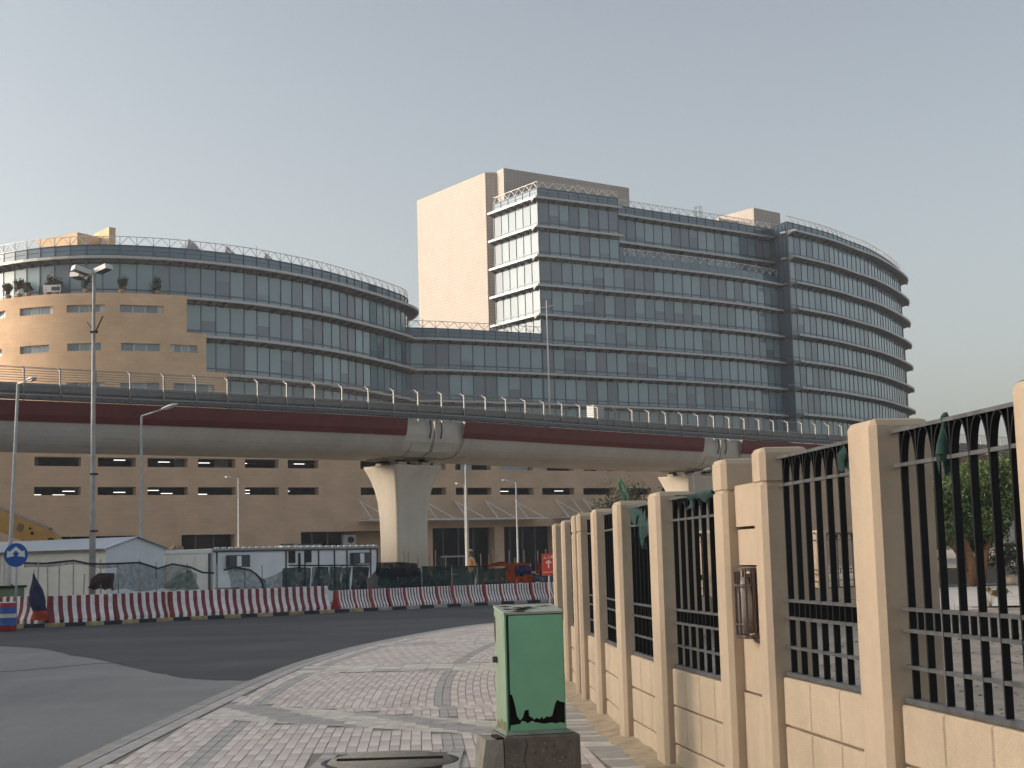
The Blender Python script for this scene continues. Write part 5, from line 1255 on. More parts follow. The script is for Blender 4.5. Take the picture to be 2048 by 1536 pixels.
# small white store in front of it
A, B_ = (-14.05, 60.4), (-12.4, 60.9)
t, d, n, L_, P = cabin('white_site_store', 'small bright white store joined to the left end of the flat cabin', A, B_, 3.0, 2.25); rz = math.atan2(d.y, d.x)
b = MB()
for a, c in ((0, 1), (1, 2), (3, 0)): b.face([P[a], P[c], P[c] + Z * 2.22, P[a] + Z * 2.22])
b.build('wall', M_CAB, t); b = MB(); b.box((P[0] + P[2]) / 2 + Z * 2.27, (L_ + .14, 3.1, .12), rz); b.build('roof', M_CABB, t)
for k in range(3):
    b = MB(); b.box(P[0] + d * (L_ * (k + .5) / 3) + n * .012 + Z * 1.12, (L_ / 3 - .03, .03, 2.1), rz); b.build('wall_panel', M_CAB, t)
b = MB(); b.bar(P[1] + n * .02 + Z * .02, P[1] + n * .02 + Z * 2.2, .08); b.build('corner_post', M_TRIM, t)
# roof tanks on the flat cabin
for (x0, x1, Y, lab) in ((557, 588, 67.5, 'cream box on the flat cabin roof, left of two'), (592, 638, 67.0, 'pale blue box on the flat cabin roof, right of two')):
    a, c = at(x0, 1101, Y), at(x1, 1101, Y); zz = at(x0, 1091, Y).z; b = MB(); w_ = c.x - a.x
    b.box(((a.x + c.x) / 2, Y, (zz + 2.4) / 2), (w_, .8, zz - 2.4), .4); b.box(((a.x + c.x) / 2, Y, zz + .03), (w_ + .1, .9, .05), .4, 1)
    o = b.build('roof_box', [M_CAB if x0 < 570 else M_CABB, M_TRIM], None, ((a.x + c.x) / 2, Y, 2.4)); o['label'] = lab; o['category'] = 'box'; o['group'] = 'boxes on the flat cabin roof'
# sheeted bundle behind the cabins
def lump(name, label, c, r, m, seed, cat, n_=14):
    rr = random.Random(seed); b = MB(); rings = []
    for i in range(6):
        v = i / 5; z = r[2] * math.sin(v * math.pi / 2); f = math.cos(v * math.pi / 2) ** .6 if i < 5 else .05
        rings.append([Vector(c) + Vector((math.cos(2 * math.pi * k / n_) * r[0] * f * rr.uniform(.85, 1.12), math.sin(2 * math.pi * k / n_) * r[1] * f * rr.uniform(.85, 1.12), z * rr.uniform(.93, 1.06))) for k in range(n_)])
    b.loft(rings, 0, smooth=True); o = b.build(name, m, None, c); o['label'] = label; o['category'] = cat; return o
q = at(352, 1102, 66); lump('sheeted_bundle', 'tan sheeted bundle rising between the two white cabins', (q.x, 66, 0), (.72, .6, 2.62), mat('tan_sheet', (.36, .29, .21), .85, .25, 6, .5, 8), 3, 'bundle')
# telescopic crane boom
CB2 = thing('yellow_crane_boom', 'dark yellow crane boom sloping down behind the gabled cabin', 'crane', tuple(at(130, 1092, 70)))
M_YEL = mat('crane_yellow', (.34, .19, .025), .5, .12, 3)
a, c = at(-60, 1015, 72), at(140, 1098, 70); d = (c - a).normalized(); wv = Vector((0, 1, 0)); uv_ = d.cross(wv).normalized() * -1
b = MB(); hh = .46
def bp(t_, s_, e): return a + d * t_ + uv_ * s_ + wv * e
Lb = (c - a).length
if uv_.z < 0: uv_ = -uv_
b.loft([[bp(0, -hh, -.35), bp(0, -hh, .35), bp(0, hh, .35), bp(0, hh, -.35)], [bp(Lb - 1.3, -hh, -.35), bp(Lb - 1.3, -hh, .35), bp(Lb - 1.3, hh, .35), bp(Lb - 1.3, hh, -.35)], [bp(Lb + .3, -.5, -.35), bp(Lb + .3, -.5, .35), bp(Lb - .1, .05, .35), bp(Lb - .1, .05, -.35)]]); b.build('boom', M_YEL, CB2)
b = MB(); b.loft([[bp(0, hh, -.28), bp(0, hh, .28), bp(0, hh + .1, .28), bp(0, hh + .1, -.28)], [bp(Lb - 1.4, hh, -.28), bp(Lb - 1.4, hh, .28), bp(Lb - 1.4, hh + .1, .28), bp(Lb - 1.4, hh + .1, -.28)]]); b.build('boom_top_plate', mat('boom_plate', (.26, .21, .17), .7), CB2)
for t_, s_, r_, mm in ((Lb - 1.0, 0, .2, M_DARK), (Lb - 2.15, .04, .07, M_DARK), (Lb - 2.35, .2, .05, M_RUSTB)):
    b = MB(); cc = bp(t_, s_, -.36); b.tube([cc + wv * .0, cc - wv * .03], r_, 14, 0, True, False); b.build('pin', mm, CB2)
b = MB(); b.box(bp(Lb - 2.9, .08, -.36), (.32, .02, .36), rot=Matrix((d, wv, uv_)).transposed()); b.build('plate', mat('boom_decal', (.13, .10, .07), .7), CB2)
me = text_mesh('YYE', .34, M_DARK, 'lettering'); o = bpy.data.objects.new('lettering', me); COL.objects.link(o); o.parent = CB2; o.matrix_local = Matrix.Translation(bp(Lb - 5.05, -.02, -.37) - ORG[CB2.name]) @ Matrix((d, uv_, -wv)).transposed().to_4x4()
b = MB(); q = bp(Lb - 1.2, 0, 0); b.box((q.x - .2, q.y, .9), (2.2, 2.0, 1.9), .2); b.build('carrier', mat('carrier_yellow', (.28, .16, .03), .6), CB2)
b = MB()
for k in range(4): b.box((at(20, 1085, 78).x, 78, 2.0 + k * .3), (2.2, .2, .18))
b.bar((at(20, 1085, 78).x - 1, 78, 0), (at(20, 1085, 78).x - 1, 78, 3.1), .08); b.bar((at(20, 1085, 78).x + 1, 78, 0), (at(20, 1085, 78).x + 1, 78, 3.1), .08)
o = b.build('louvred_screen', mat('louvre_pale', (.36, .35, .34), .6), None, (at(20, 1085, 78).x, 78, 0)); o['label'] = 'grey louvred screen behind the far left lamp post'; o['category'] = 'screen'

# net fences: thin posts, sagging rope and torn green netting
NF = thing('torn_net_fence', 'torn green net on thin posts behind the left run of barriers', 'net fence', (-12, 51.5, 0))
ln = kf_off(1.35)
def nf(px, Y): return at(px, 1100, Y).x
M_STK = mat('stake_steel', (.30, .29, .28), .6, .2, 8); M_ROPE = mat('net_rope', (.020, .032, .036), .8)
def npt(px, py):
    # point on the vertical surface through the net line below pixel column px
    best = None
    for p in ln:
        q = at(px, py, p.y)
        if best is None or abs(q.x - p.x) < best[0]: best = (abs(q.x - p.x), q)
    return best[1]
for px, y0 in ((77, 1122), (95, 1128), (119, 1130), (147, 1122), (169, 1148), (201, 1118), (237, 1126), (279, 1118), (312, 1124), (374, 1126), (434, 1128), (490, 1132), (524, 1130), (566, 1136)):
    q = npt(px, y0); b = MB(); b.tube([(q.x + rng.uniform(-.06, .06), q.y, -.05), q], .022, 6); b.build('post', M_STK, NF)
rope = [npt(x, y) for x, y in ((48, 1126), (90, 1127), (147, 1121), (175, 1127), (201, 1128), (237, 1127), (279, 1125), (316, 1137), (345, 1128), (380, 1134), (405, 1145), (427, 1146))]
b = MB(); b.tube(rope, .035, 6); b.build('rope', M_ROPE, NF)
b = cloth('n', rope[:6], [npt(x, y) for x, y in ((48, 1136), (90, 1134), (147, 1129), (175, 1131), (201, 1137), (237, 1136))], N_GREEN, .03, 20, 3, 2, .03); b.build('net', N_GREEN, NF)
b = cloth('n', rope[5:10], [npt(x, y) for x, y in ((226, 1180), (260, 1181), (300, 1181), (360, 1178), (400, 1181))], N_GREEN, .10, 26, 10, 5, .03); b.build('net', N_GREEN, NF)
b = cloth('n', [npt(x, y) for x, y in ((330, 1168), (352, 1152), (378, 1140), (392, 1148))], [npt(x, y) for x, y in ((325, 1180), (350, 1181), (380, 1180), (398, 1181))], N_DENSE, .06, 12, 6, 7, .1); b.build('net', N_GREEN, NF)
b = cloth('n', [npt(x, y) for x, y in ((455, 1136), (470, 1134), (500, 1140), (516, 1150), (530, 1160))], [npt(x, y) for x, y in ((460, 1178), (480, 1180), (500, 1181), (515, 1181), (535, 1181))], N_GREEN, .08, 18, 8, 15, .03); b.build('net', N_GREEN, NF)
b = MB(); b.tube([npt(x, y) for x, y in ((448, 1140), (470, 1134), (500, 1140), (512, 1148), (522, 1160), (528, 1178), (532, 1192))], .035, 6); b.build('rope', M_ROPE, NF)
b = cloth('n', [npt(x, y) for x, y in ((526, 1158), (545, 1152), (566, 1140), (580, 1136))], [npt(x, y) for x, y in ((524, 1180), (545, 1181), (565, 1181), (580, 1181))], N_GREEN, .06, 14, 7, 25, .03); b.build('net', N_GREEN, NF)
NP = thing('dense_net_screen', 'dense dark green net screens on leaning posts in front of the flat cabin', 'net fence', tuple(npt(650, 1178)))
for x0, x1, yt, sd in ((566, 622, 1134, 1), (624, 658, 1133, 2), (660, 683, 1133, 3), (684, 702, 1134, 4), (706, 738, 1133, 5)):
    b = cloth('n', [npt(x0, yt + rng.uniform(0, 3)), npt((x0 + x1) / 2, yt), npt(x1, yt + rng.uniform(0, 2))], [npt(x0 - 3, 1181), npt((x0 + x1) / 2 - 3, 1181), npt(x1 - 3, 1181)], N_DENSE, .05, 12, 8, sd + 30); b.build('net', N_BLACK if x0 in (706,) else N_DENSE, NP)
b = MB(); b.tube([npt(578, 1131), npt(640, 1131), npt(740, 1130)], .03, 6); b.build('top_bar', M_ROPE, NP)
for x0, x1 in ((630, 621), (660, 657), (684, 683), (731, 735)):
    b = MB(); b.tube([npt(x1, 1180), npt(x0, 1132)], .026, 6); b.build('post', M_STK, NP)
NR = thing('right_net_fence', 'low dark net fence behind the right run of plastic barriers', 'net fence', tuple(npt(930, 1175)))
for px, yt in ((843, 1130), (903, 1131), (954, 1127), (1012, 1124), (1061, 1126), (795, 1128)):
    q = npt(px, yt); b = MB(); b.tube([(q.x, q.y, -.05), q], .024, 6); b.build('post', M_STK, NR)
for x0, x1, yt, mm, sd in ((756, 842, 1136, N_DENSE, 41), (842, 903, 1135, N_DENSE, 42), (903, 954, 1134, N_GREEN, 43), (954, 1012, 1136, N_DENSE, 44), (1012, 1032, 1128, N_DENSE, 46)):
    b = cloth('n', [npt(x0, yt), npt((x0 + x1) / 2, yt + 1), npt(x1, yt)], [npt(x0, 1176), npt((x0 + x1) / 2, 1175), npt(x1, 1174)], mm, .06, 14, 8, sd, .15); b.build('net', mm, NR)
b = MB(); b.tube([npt(843, 1134), npt(903, 1133), npt(954, 1133), npt(1012, 1130), npt(1061, 1124), npt(1085, 1124)], .03, 6); b.build('rope', M_ROPE, NR)
# sheets hung on the fence
for name, lab, tp, bt, mm, sd in (('orange_sheet', 'crumpled orange sheet hanging on the right net fence', [(1014, 1130), (1030, 1126), (1060, 1127)], [(1012, 1164), (1035, 1167), (1062, 1168)], N_ORANGE, 51),
        ('orange_sheet', 'low orange sheet under the blue one near the red sign', [(1033, 1153), (1050, 1152), (1068, 1154)], [(1034, 1166), (1050, 1167), (1070, 1167)], N_ORANGE, 52),
        ('orange_sheet', 'flat orange sheet laid along the fence top by the worker', [(985, 1127), (1000, 1124), (1016, 1125)], [(962, 1131), (990, 1132), (1016, 1133)], N_ORANGE, 57),
        ('blue_sheet', 'dark blue sheet beside the orange one, left of the red sign', [(1031, 1132), (1050, 1131), (1064, 1134)], [(1032, 1152), (1050, 1153), (1062, 1158)], N_BLUE, 53),
        ('blue_sheet', 'dark blue sheet hanging low behind the red sign', [(1064, 1146), (1080, 1152), (1112, 1150)], [(1062, 1164), (1085, 1167), (1112, 1166)], N_BLUE, 54),
        ('black_sheet', 'black plastic sheet right of the first pier foot', [(752, 1126), (800, 1125), (836, 1128)], [(752, 1152), (795, 1155), (838, 1152)], N_BLACK, 55),
        ('red_cloth', 'dull red cloth strip beside the red sign', [(1072, 1130), (1080, 1128), (1096, 1127)], [(1070, 1146), (1078, 1152), (1098, 1150)], mat('cloth_red', (.22, .045, .03), .9), 56),
        ('brown_sheet', 'dark brown sheet over a frame by the tall post', [(186, 1158), (200, 1147), (230, 1147)], [(176, 1178), (200, 1180), (230, 1180)], mat('cloth_brown', (.055, .035, .035), .9), 58)):
    b = cloth('c', [npt(x, y - 1) + Vector((0, -.12, 0)) for x, y in tp], [npt(x, y) + Vector((0, -.10, 0)) for x, y in bt], mm, .07, 16, 9, sd, .08, fold=8); o = b.build(name, mm, None, tuple(npt(*bt[1]))); o['label'] = lab; o['category'] = 'sheet'
    if name in ('orange_sheet', 'blue_sheet'): o['group'] = name.replace('_', ' ') + 's on the right fence'
# sacks and junk
for px, py, r_, lab, sd in ((340, 1176, (.75, .4, .42), 'flat white plastic heap right of the tall post', 61), (503, 1176, (.62, .4, .52), 'white plastic sack, larger, under the left window unit', 62), (485, 1176, (.38, .3, .42), 'small white sack left of the larger one', 63)):
    q = npt(px, py) + Vector((0, .9, 0)); o = lump('plastic_sack', lab, (q.x, q.y, 0), (r_[0], r_[1], r_[2] + .35), mat('sack_white', (.58, .60, .64), .5, .08, 4, .6, 6), sd, 'sack'); o['group'] = 'white sacks on the site'
q = npt(443, 1170) + Vector((0, 1.0, 0)); b = MB(); b.box((q.x - .18, q.y, .4), (.34, .4, .8), .1); b.box((q.x + .2, q.y, .42), (.34, .4, .84), .1); b.box((q.x, q.y, .87), (.8, .5, .06), .1)
o = b.build('concrete_blocks', M_CON2, None, (q.x, q.y, 0)); o['label'] = 'two pale concrete blocks with a slab on top behind the barriers'; o['category'] = 'blocks'
q = npt(790, 1160) + Vector((0, 1.5, 0)); o = lump('dark_heap', 'large heap under black sheeting at the first pier foot', (q.x, q.y, 0), (1.7, 1.0, 1.35), mat('tarp_black', (.022, .022, .026), .55, .3, 5, .8, 7), 71, 'heap')
q = npt(880, 1165) + Vector((0, 1.8, 0)); o = lump('debris_heap', 'brown debris heap beside the small roofed cart', (q.x, q.y, 0), (.8, .8, 1.0), mat('debris_brown', (.11, .075, .055), .9, .5, 9, .8, 12), 72, 'heap')
q = npt(985, 1165) + Vector((0, 1.6, 0)); o = lump('dark_material_heap', 'low dark heap of material in front of the stone column', (q.x, q.y, 0), (1.1, .8, .75), mat('tarp_dark', (.025, .024, .024), .7, .4, 6, .8, 9), 73, 'heap')
# small roofed site cart
Yc = 66.0; q = at(905, 1135, Yc); CT = thing('roofed_site_cart', 'small dark site cart with a flat pale roof left of the worker', 'cart', (q.x, Yc, 0))
b = MB(); b.box((q.x, Yc, .75), (1.5, .9, .55)); b.box((q.x + .5, Yc, 1.15), (.45, .85, .4)); b.build('body', mat('cart_dark', (.05, .05, .045), .6, .3, 5), CT)
zr = at(905, 1114, Yc).z
for sx_ in (-.5, .45):
    for sy_ in (-.38, .38): b = MB(); b.bar((q.x + sx_, Yc + sy_, 1.0), (q.x + sx_ * 1.05, Yc + sy_, zr), .05); b.build('roof_post', M_TRIM, CT)
b = MB(); b.box((q.x + .05, Yc, zr + .02), (1.05, 1.0, .06), 0); b.build('roof', mat('cart_roof', (.38, .37, .36), .6), CT)
for sx_ in (-.5, .5):
    for sy_ in (-.45, .45):
        b = MB(); b.tube([(q.x + sx_, Yc + sy_ - .07, .3), (q.x + sx_, Yc + sy_ + .07, .3)], .3, 14, 0, True, False); wl = b.build('wheel', M_DARK, CT)
        b = MB(); b.tube([(q.x + sx_, Yc + sy_ - .08, .3), (q.x + sx_, Yc + sy_ + .08, .3)], .14, 10, 0, True, False); b.build('rim', M_RAILM, wl)
# stakes standing about the site
for i, (px, yt, rel) in enumerate(((808, 1102, 2.5), (815, 1104, 2.5), (858, 1104, 2.2), (869, 1101, 2.0), (890, 1110, 2.1), (962, 1107, 2.3), (977, 1108, 2.6), (986, 1098, 2.2), (994, 1108, 2.4), (1017, 1101, 2.2), (1029, 1115, 1.9), (1047, 1100, 2.1), (1076, 1101, 2.2), (1091, 1098, 2.3), (835, 1116, 2.0))):
    q = npt(px, 1120) + Vector((0, rel, 0)); q = at(px, yt, q.y); b = MB(); b.tube([(q.x, q.y, -.05), (q.x + rng.uniform(-.04, .04), q.y, q.z)], .026, 6)
    o = b.build('site_stake', mat('stake_rust', (.24, .19, .14), .8, .3, 8), None, (q.x, q.y, 0)); o['label'] = ('thin stake left of the pair at the pier edge|thin stake, right of the pair at the pier edge|short stake left of the tall pale one by the pier|tall pale stake right of the pier foot|stake in front of the roofed cart|stake just right of the worker|stake left of the stone column|tall stake on the left edge of the stone column|short stake against the stone column|stake right of the stone column|leaning short stake below the distant lamp|tall stake right of the distant lamp|stake behind the left edge of the red sign|stake rising above the red sign|short stake at the black sheeted heap'.split('|'))[i]; o['category'] = 'stake'; o['group'] = 'stakes on the building site'
# draped flag on a stick by the left barriers
q = npt(73, 1180) + Vector((0, -1.2, 0)); FG = thing('draped_flag', 'dark blue and orange cloth flag hanging over the left barrier end', 'flag', (q.x, q.y, 0))
b = MB(); b.tube([(q.x, q.y, 0), at(69, 1140, q.y)], .015, 6); b.build('stick', M_STK, FG)
tpf = at(69, 1147, q.y); rings = []
for f, w_, zz in ((0, .02, 0), (.12, .06, .1), (.35, .17, .3), (.6, .24, .5), (.8, .22, .7), (1.0, .24, .9)):
    zc = tpf.z - f * 1.45; rings.append([Vector((tpf.x + .25 * f + w_ * math.cos(2 * math.pi * k / 12) * (1 + .25 * math.sin(k * 3 + f * 5)), q.y - .1 + .4 * w_ * math.sin(2 * math.pi * k / 12), zc)) for k in range(12)])
b = MB(); b.loft(rings[:5], 0, smooth=True, cap=False); b.build('cloth', mat('flag_navy', (.035, .035, .085), .9, .3, 5), FG); b = MB(); b.loft(rings[4:], 0, smooth=True, cap=False); b.build('cloth_end', mat('flag_orange', (.38, .06, .03), .9, .3, 5), FG)
# green skip corner at the left edge
q = at(8, 1190, 50.5); b = MB(); b.prism([(q.x - 1.2, 50.2), (q.x + .25, 50.2), (q.x + .45, 51.2), (q.x - 1.2, 51.4)], 0, 1.12); b.prism([(q.x - 1.25, 50.15), (q.x + .32, 50.15), (q.x + .52, 51.25), (q.x - 1.25, 51.45)], 1.12, 1.2, 1)
o = b.build('green_skip', [mat('skip_green', (.16, .21, .13), .8, .2, 3), M_DARK], None, (q.x, 50.6, 0)); o['label'] = 'pale green skip with a dark rim behind the striped drum'; o['category'] = 'skip'

# ------------------------------------------------------------------ worker
def skin_person(name, label, base, rz, joints, edges, root_i, mats, zones):
    me = bpy.data.meshes.new(name); me.from_pydata([j[0] for j in joints], edges, [])
    o = bpy.data.objects.new(name, me); COL.objects.link(o); o.location = base; o.rotation_euler = (0, 0, rz)
    m_ = o.modifiers.new('skin', 'SKIN'); m_.use_smooth_shade = True
    for i, j in enumerate(joints): me.skin_vertices[0].data[i].radius = (j[1], j[1] * (j[2] if len(j) > 2 else 1)); me.skin_vertices[0].data[i].use_root = (i == root_i)
    s_ = o.modifiers.new('sub', 'SUBSURF'); s_.levels = 1; s_.render_levels = 1
    bpy.context.view_layer.update(); ev = o.evaluated_get(bpy.context.evaluated_depsgraph_get()); m2 = bpy.data.meshes.new_from_object(ev)
    o.modifiers.clear(); o.data = m2
    for x in mats: m2.materials.append(x)
    for p in m2.polygons:
        c = p.center; p.material_index = zones(c); p.use_smooth = True
    o['label'] = label; o['category'] = 'person'; return o
J = [((0, 0, .92), .13, .8), ((0, 0, 1.10), .12, .75), ((0, -.01, 1.30), .15, .7), ((0, -.01, 1.44), .12, .7), ((0, -.02, 1.52), .055), ((0, -.03, 1.58), .062), ((0, -.05, 1.66), .088), ((0, -.05, 1.76), .07),   # 0-7
     ((.17, 0, 1.42), .062), ((.24, .02, 1.16), .048), ((.22, -.12, .96), .038), ((.215, -.15, .90), .034),                                   # 8-11 right arm
     ((-.17, 0, 1.42), .062), ((-.25, .03, 1.16), .048), ((-.24, -.06, .93), .038), ((-.24, -.07, .87), .034),                              # 12-15
     ((.09, 0, .86), .095), ((.10, -.03, .50), .068), ((.10, .02, .10), .048), ((.10, -.12, .04), .042),                                      # 16-19
     ((-.09, 0, .86), .095), ((-.11, .02, .50), .068), ((-.12, .05, .10), .048), ((-.12, -.09, .04), .042)]
Ed = [(0, 1), (1, 2), (2, 3), (3, 4), (4, 5), (5, 6), (6, 7), (3, 8), (8, 9), (9, 10), (10, 11), (3, 12), (12, 13), (13, 14), (14, 15), (0, 16), (16, 17), (17, 18), (18, 19), (0, 20), (20, 21), (21, 22), (22, 23)]
for hb, sx_ in ((11, 1), (15, -1)):
    hp = Vector(J[hb][0])
    for k in range(4):
        i0 = len(J); ox = (k - 1.5) * .019; Lf = (.075, .088, .082, .064)[k]
        J.append(((hp.x - sx_ * .005, hp.y + ox, hp.z - .045), .009)); J.append(((hp.x - sx_ * .012, hp.y + ox, hp.z - .045 - Lf), .0075)); Ed += [(hb, i0), (i0, i0 + 1)]
    i0 = len(J); J.append(((hp.x - sx_ * .01, hp.y - .045, hp.z - .02), .010)); J.append(((hp.x - sx_ * .02, hp.y - .06, hp.z - .065), .008)); Ed += [(hb, i0), (i0, i0 + 1)]
M_SKIN = mat('skin', (.22, .12, .075), .6); M_TAN = mat('tan_shirt', (.42, .29, .16), .85, .15, 9); M_TROU = mat('dark_trousers', (.02, .025, .032), .85); M_HAIR = mat('hair', (.02, .015, .012), .8)
def zone(c):
    if c.z > 1.545: return 3 if (c.z > 1.70 or c.y > -.01) else 2
    if c.z > .93 and not (abs(c.x) > .19 and c.z < 1.02): return 0
    if abs(c.x) > .19 and c.z > .7: return 2
    return 1
Yw = 63.5; q = at(944, 1130, Yw); hz_ = at(944, 1098, Yw).z
PE = skin_person('person', 'worker in a tan shirt and dark trousers standing by the right net fence', (q.x, Yw, hz_ - 1.86), R(-60), J, Ed, 0, [M_TAN, M_TROU, M_SKIN, M_HAIR], zone)
ORG[PE.name] = Vector((0, 0, 0))
b = MB(); b.lathe([(.0, 1.865), (.06, 1.855), (.092, 1.82), (.10, 1.76), (.095, 1.755), (0, 1.80)], (0, -.05, 0), 14); b.box((0, -.17, 1.765), (.14, .12, .015)); hat = b.build('cap', mat('cap_tan', (.45, .34, .17), .8), PE)
b = MB()
for s_ in (1, -1): b.lathe([(0, -.011), (.011, 0), (0, .011)], (s_ * .032, -.134, 1.69), 8)
b.build('eyes', M_HAIR, PE); b = MB(); b.lathe([(.016, 1.635), (.013, 1.66), (.006, 1.69), (0, 1.695)], (0, -.142, 0), 8); b.build('nose', M_SKIN, PE)
b = MB(); b.box((0, -.132, 1.612), (.045, .012, .010)); b.build('mouth', mat('lips', (.16, .07, .05), .6), PE); b = MB(); b.box((.092, -.04, 1.67), (.014, .035, .055)); b.box((-.092, -.04, 1.67), (.014, .035, .055)); b.build('ears', M_SKIN, PE)
b = MB(); b.loft([[Vector((.165 * math.cos(a_) , .125 * math.sin(a_) - .005, 1.44)) for a_ in [R(k * 30) for k in range(12)]], [Vector((.18 * math.cos(a_), .14 * math.sin(a_) - .005, 1.2)) for a_ in [R(k * 30) for k in range(12)]], [Vector((.16 * math.cos(a_), .13 * math.sin(a_), 1.02)) for a_ in [R(k * 30) for k in range(12)]]], 0, smooth=True, cap=False); b.build('vest', mat('vest_orange', (.48, .20, .06), .8, .15, 8), PE)
b = MB(); b.box((q.x, Yw, (hz_ - 1.86) / 2), (1.2, .9, hz_ - 1.86)); o = b.build('timber_stack', mat('timber', (.16, .11, .07), .9, .3, 6), None, (q.x, Yw, 0)); o['label'] = 'low timber stack under the worker behind the net'; o['category'] = 'timber'

# ------------------------------------------------------------------ plot behind the fence
lot = [(p[0] + .12, p[1]) for p in FW] + [(20, 48), (44, 60), (120, 120), (120, -6), (3, -6)]
sheet('plot_ground', lot, -.003, layered('plot_dirt', (.36, .315, .265), .95, (.5, .22), (9, .2), (2.5, .14), (1, .5, 1), .9, 26, dust=((.24, .20, .165), .8, .6)))
sheet('pale_yard', [(9.5, 41.5), (40, 40), (60, 62), (14.5, 62.5)], .004, mat('pale_yard_surface', (.60, .56, .50), .9, .08, .7))
def leafy_tree(name, label, base, trunks, crowns, leaf, n, size, seed, grp=None):
    t = thing(name, label, 'tree', base, grp); Bv = Vector(base)
    for tr in trunks:
        b = MB(); b.tube([Bv + Vector(p) for p, _ in tr], [r_ for _, r_ in tr], 9); b.build('trunk', M_TRK, t)
    tot = sum(c[1][0] * c[1][1] * c[1][2] for c in crowns)
    for i, (c, rad) in enumerate(crowns):
        b = MB(); k = int(n * rad[0] * rad[1] * rad[2] / tot); leaf_cloud(b, Bv + Vector(c), rad, k, size, seed + i, m=len(leaf), clumps=16); b.build('crown', leaf, t)
M_TRK = mat('trunk_brown', (.24, .125, .065), .9, .3, 10)
leafy_tree('spreading_tree', 'bushy green tree with reddish trunks behind the nearest grille', (19.0, 63, 0),
    [[((0, 0, -.1), .22), ((-.1, 0, 1.2), .19), ((-.5, .1, 2.6), .12), ((-1.4, .2, 3.8), .06)], [((.25, 0, -.1), .2), ((.5, 0, 1.3), .17), ((1.2, 0, 2.8), .1), ((2.4, .1, 4.0), .05)], [((-.05, 0, .5), .14), ((-.9, .2, 2.0), .1), ((-1.7, .3, 2.9), .05)]],
    [((-.2, 0, 3.5), (2.2, 1.8, 1.5)), ((-1.3, .2, 3.0), (1.6, 1.4, 1.5)), ((.4, .3, 2.4), (1.7, 1.3, 1.1)), ((-1.6, .3, 1.9), (1.0, .9, .7)), ((2.4, .3, 4.0), (2.4, 2.0, 1.7)), ((4.6, 0, 3.2), (2.2, 2.0, 1.9)), ((3.4, .2, 2.2), (1.6, 1.4, 1.4)), ((6.6, .3, 3.0), (2.2, 2.0, 2.0)), ((1.0, .6, 4.6), (1.8, 1.5, 1.0)), ((5.2, .4, 1.7), (1.8, 1.4, 1.2))], [LF3, LF4, LF3], 80000, .09, 200)
leafy_tree('wispy_tree', 'wispy olive tree rising above the far fence posts', (1.85, 25.2, 0), [[((0, 0, -.1), .06), ((.05, 0, 1.2), .045), ((0, 0, 2.2), .025)]],
    [((-.1, 0, 2.35), (.62, .5, .62)), ((-.25, 0, 1.75), (.5, .5, .5)), ((.5, .1, 2.2), (.45, .4, .3))], [LF2, LF1, LF5], 9000, .028, 300)
leafy_tree('dry_shrub', 'dry brown shrub by the rubble right of the reddish trunks', (21.4, 64.2, 0), [[((0, 0, -.1), .05), ((0, 0, .8), .03)]], [((0, 0, .9), (1.8, .8, .9))], [LF5, LF2], 1800, .10, 330)
b = MB(); a, c = Vector((15.6, 66.2, 0)), Vector((26, 70, 0)); d = (c - a).normalized(); n = Vector((d.y, -d.x, 0)); L_ = (c - a).length
FWL = thing('far_plot_wall', 'low pale wall with pilasters at the back of the plot', 'wall', tuple((a + c) / 2))
b.box((a + c) / 2 + Z * .35, (L_, .15, .75), math.atan2(d.y, d.x)); b.build('wall', mat('far_wall_paint', (.42, .37, .30), .9, .1, 2), FWL)
k = 0
while k * 1.15 < L_:
    b = MB(); b.box(a + d * (k * 1.15) + n * .05 + Z * .7, (.42, .3, 1.45), math.atan2(d.y, d.x)); b.build('pilaster', mat('far_wall_paint', (.42, .37, .30)), FWL); k += 1
for i, (x, y, r_) in enumerate(((20.6, 62.9, .5), (21.6, 63.0, .62), (22.8, 63.3, .45))):
    o = lump('rubble_heap', ('small rubble heap at the foot of the reddish trunks', 'larger pale rubble heap right of the trunks', 'last low rubble heap towards the right post')[i], (x, y, 0), (r_, .5, .45), mat('rubble', (.38, .31, .23), .95, .3, 5, .8, 9), 80 + i, 'rubble'); o['group'] = 'rubble heaps on the plot'
b = MB(); leaf_cloud(b, (15.3, 48.6, .16), (.45, .4, .22), 500, .05, 91, m=2, clumps=6); o = b.build('dry_tuft', [LF5, mat('dry_straw', (.34, .22, .10), .9)], None, (15.3, 48.6, 0)); o['label'] = 'dry straw coloured tuft on the pale yard'; o['category'] = 'plant'

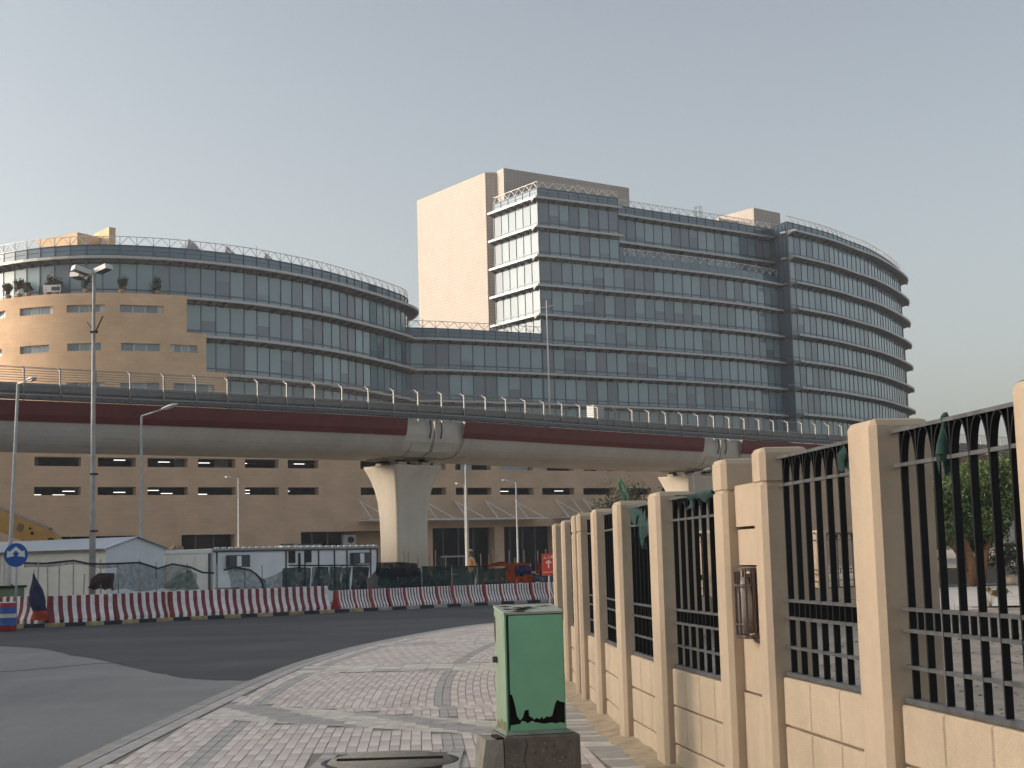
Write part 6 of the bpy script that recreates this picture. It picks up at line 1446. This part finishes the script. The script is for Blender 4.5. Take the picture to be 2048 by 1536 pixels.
# loose stones and weeds on the plot
b = MB(); r5 = random.Random(21)
for k in range(2600):
    yy = 7 + 36 * r5.random() ** 1.4; xx = fx(yy) + .4 + r5.random() * (1.5 + yy * .35); s_ = r5.uniform(.008, .035)
    b.lathe([(0, -s_ * .2), (s_, s_ * .1), (s_ * .55, s_ * .5), (0, s_ * .6)], (xx, yy, 0), 5, r5.randrange(3), False)
b.build('plot_stones', [mat('pebble_tan', (.36, .30, .24), .95), mat('pebble_grey', (.28, .26, .24), .95), mat('pebble_dark', (.15, .13, .11), .95)], None, kind='stuff')
for i, (x, y, s_, lab) in enumerate(((2.75, 9.2, .35, 'dry weed low behind the nearest grille beside the thick post'), (3.5, 10.4, .3, 'sparse dry weed in the middle of the nearest grille'), (9.5, 33.0, .5, 'thin dry weed standing before the pale yard'), (12.6, 40.5, .4, 'small dark weed at the edge of the pale yard'))):
    b = MB(); rw = random.Random(60 + i)
    for k in range(26):
        an = rw.uniform(0, 6.28); l_ = s_ * rw.uniform(.4, 1); p0 = Vector((x + rw.uniform(-.05, .05), y + rw.uniform(-.05, .05), 0)); p1 = p0 + Vector((math.cos(an) * l_ * .5, math.sin(an) * l_ * .5, l_))
        b.tube([p0, p0.lerp(p1, .5) + Vector((0, 0, l_ * .12)), p1], [.004, .003, .0015], 4)
    o = b.build('dry_weed', mat('weed_straw', (.25, .19, .11), .9), None, (x, y, 0)); o['label'] = lab; o['category'] = 'weed'; o['group'] = 'dry weeds on the plot'

# ------------------------------------------------------------------ haze: warm dusty air over the whole place
b = MB(); b.box((0, 290, 29.5), (900, 1000, 63)); hz = b.build('haze', [], None, kind='stuff'); hm = bpy.data.materials.new('dusty_air'); hm.use_nodes = True; hn = hm.node_tree.nodes
hn.remove(hn['Principled BSDF']); pv_ = hn.new('ShaderNodeVolumePrincipled'); pv_.inputs['Density'].default_value = .00032; pv_.inputs['Color'].default_value = (.80, .87, .94, 1); pv_.inputs['Anisotropy'].default_value = .3
hm.node_tree.links.new(pv_.outputs[0], hn['Material Output'].inputs['Volume']); hz.data.materials.append(hm)
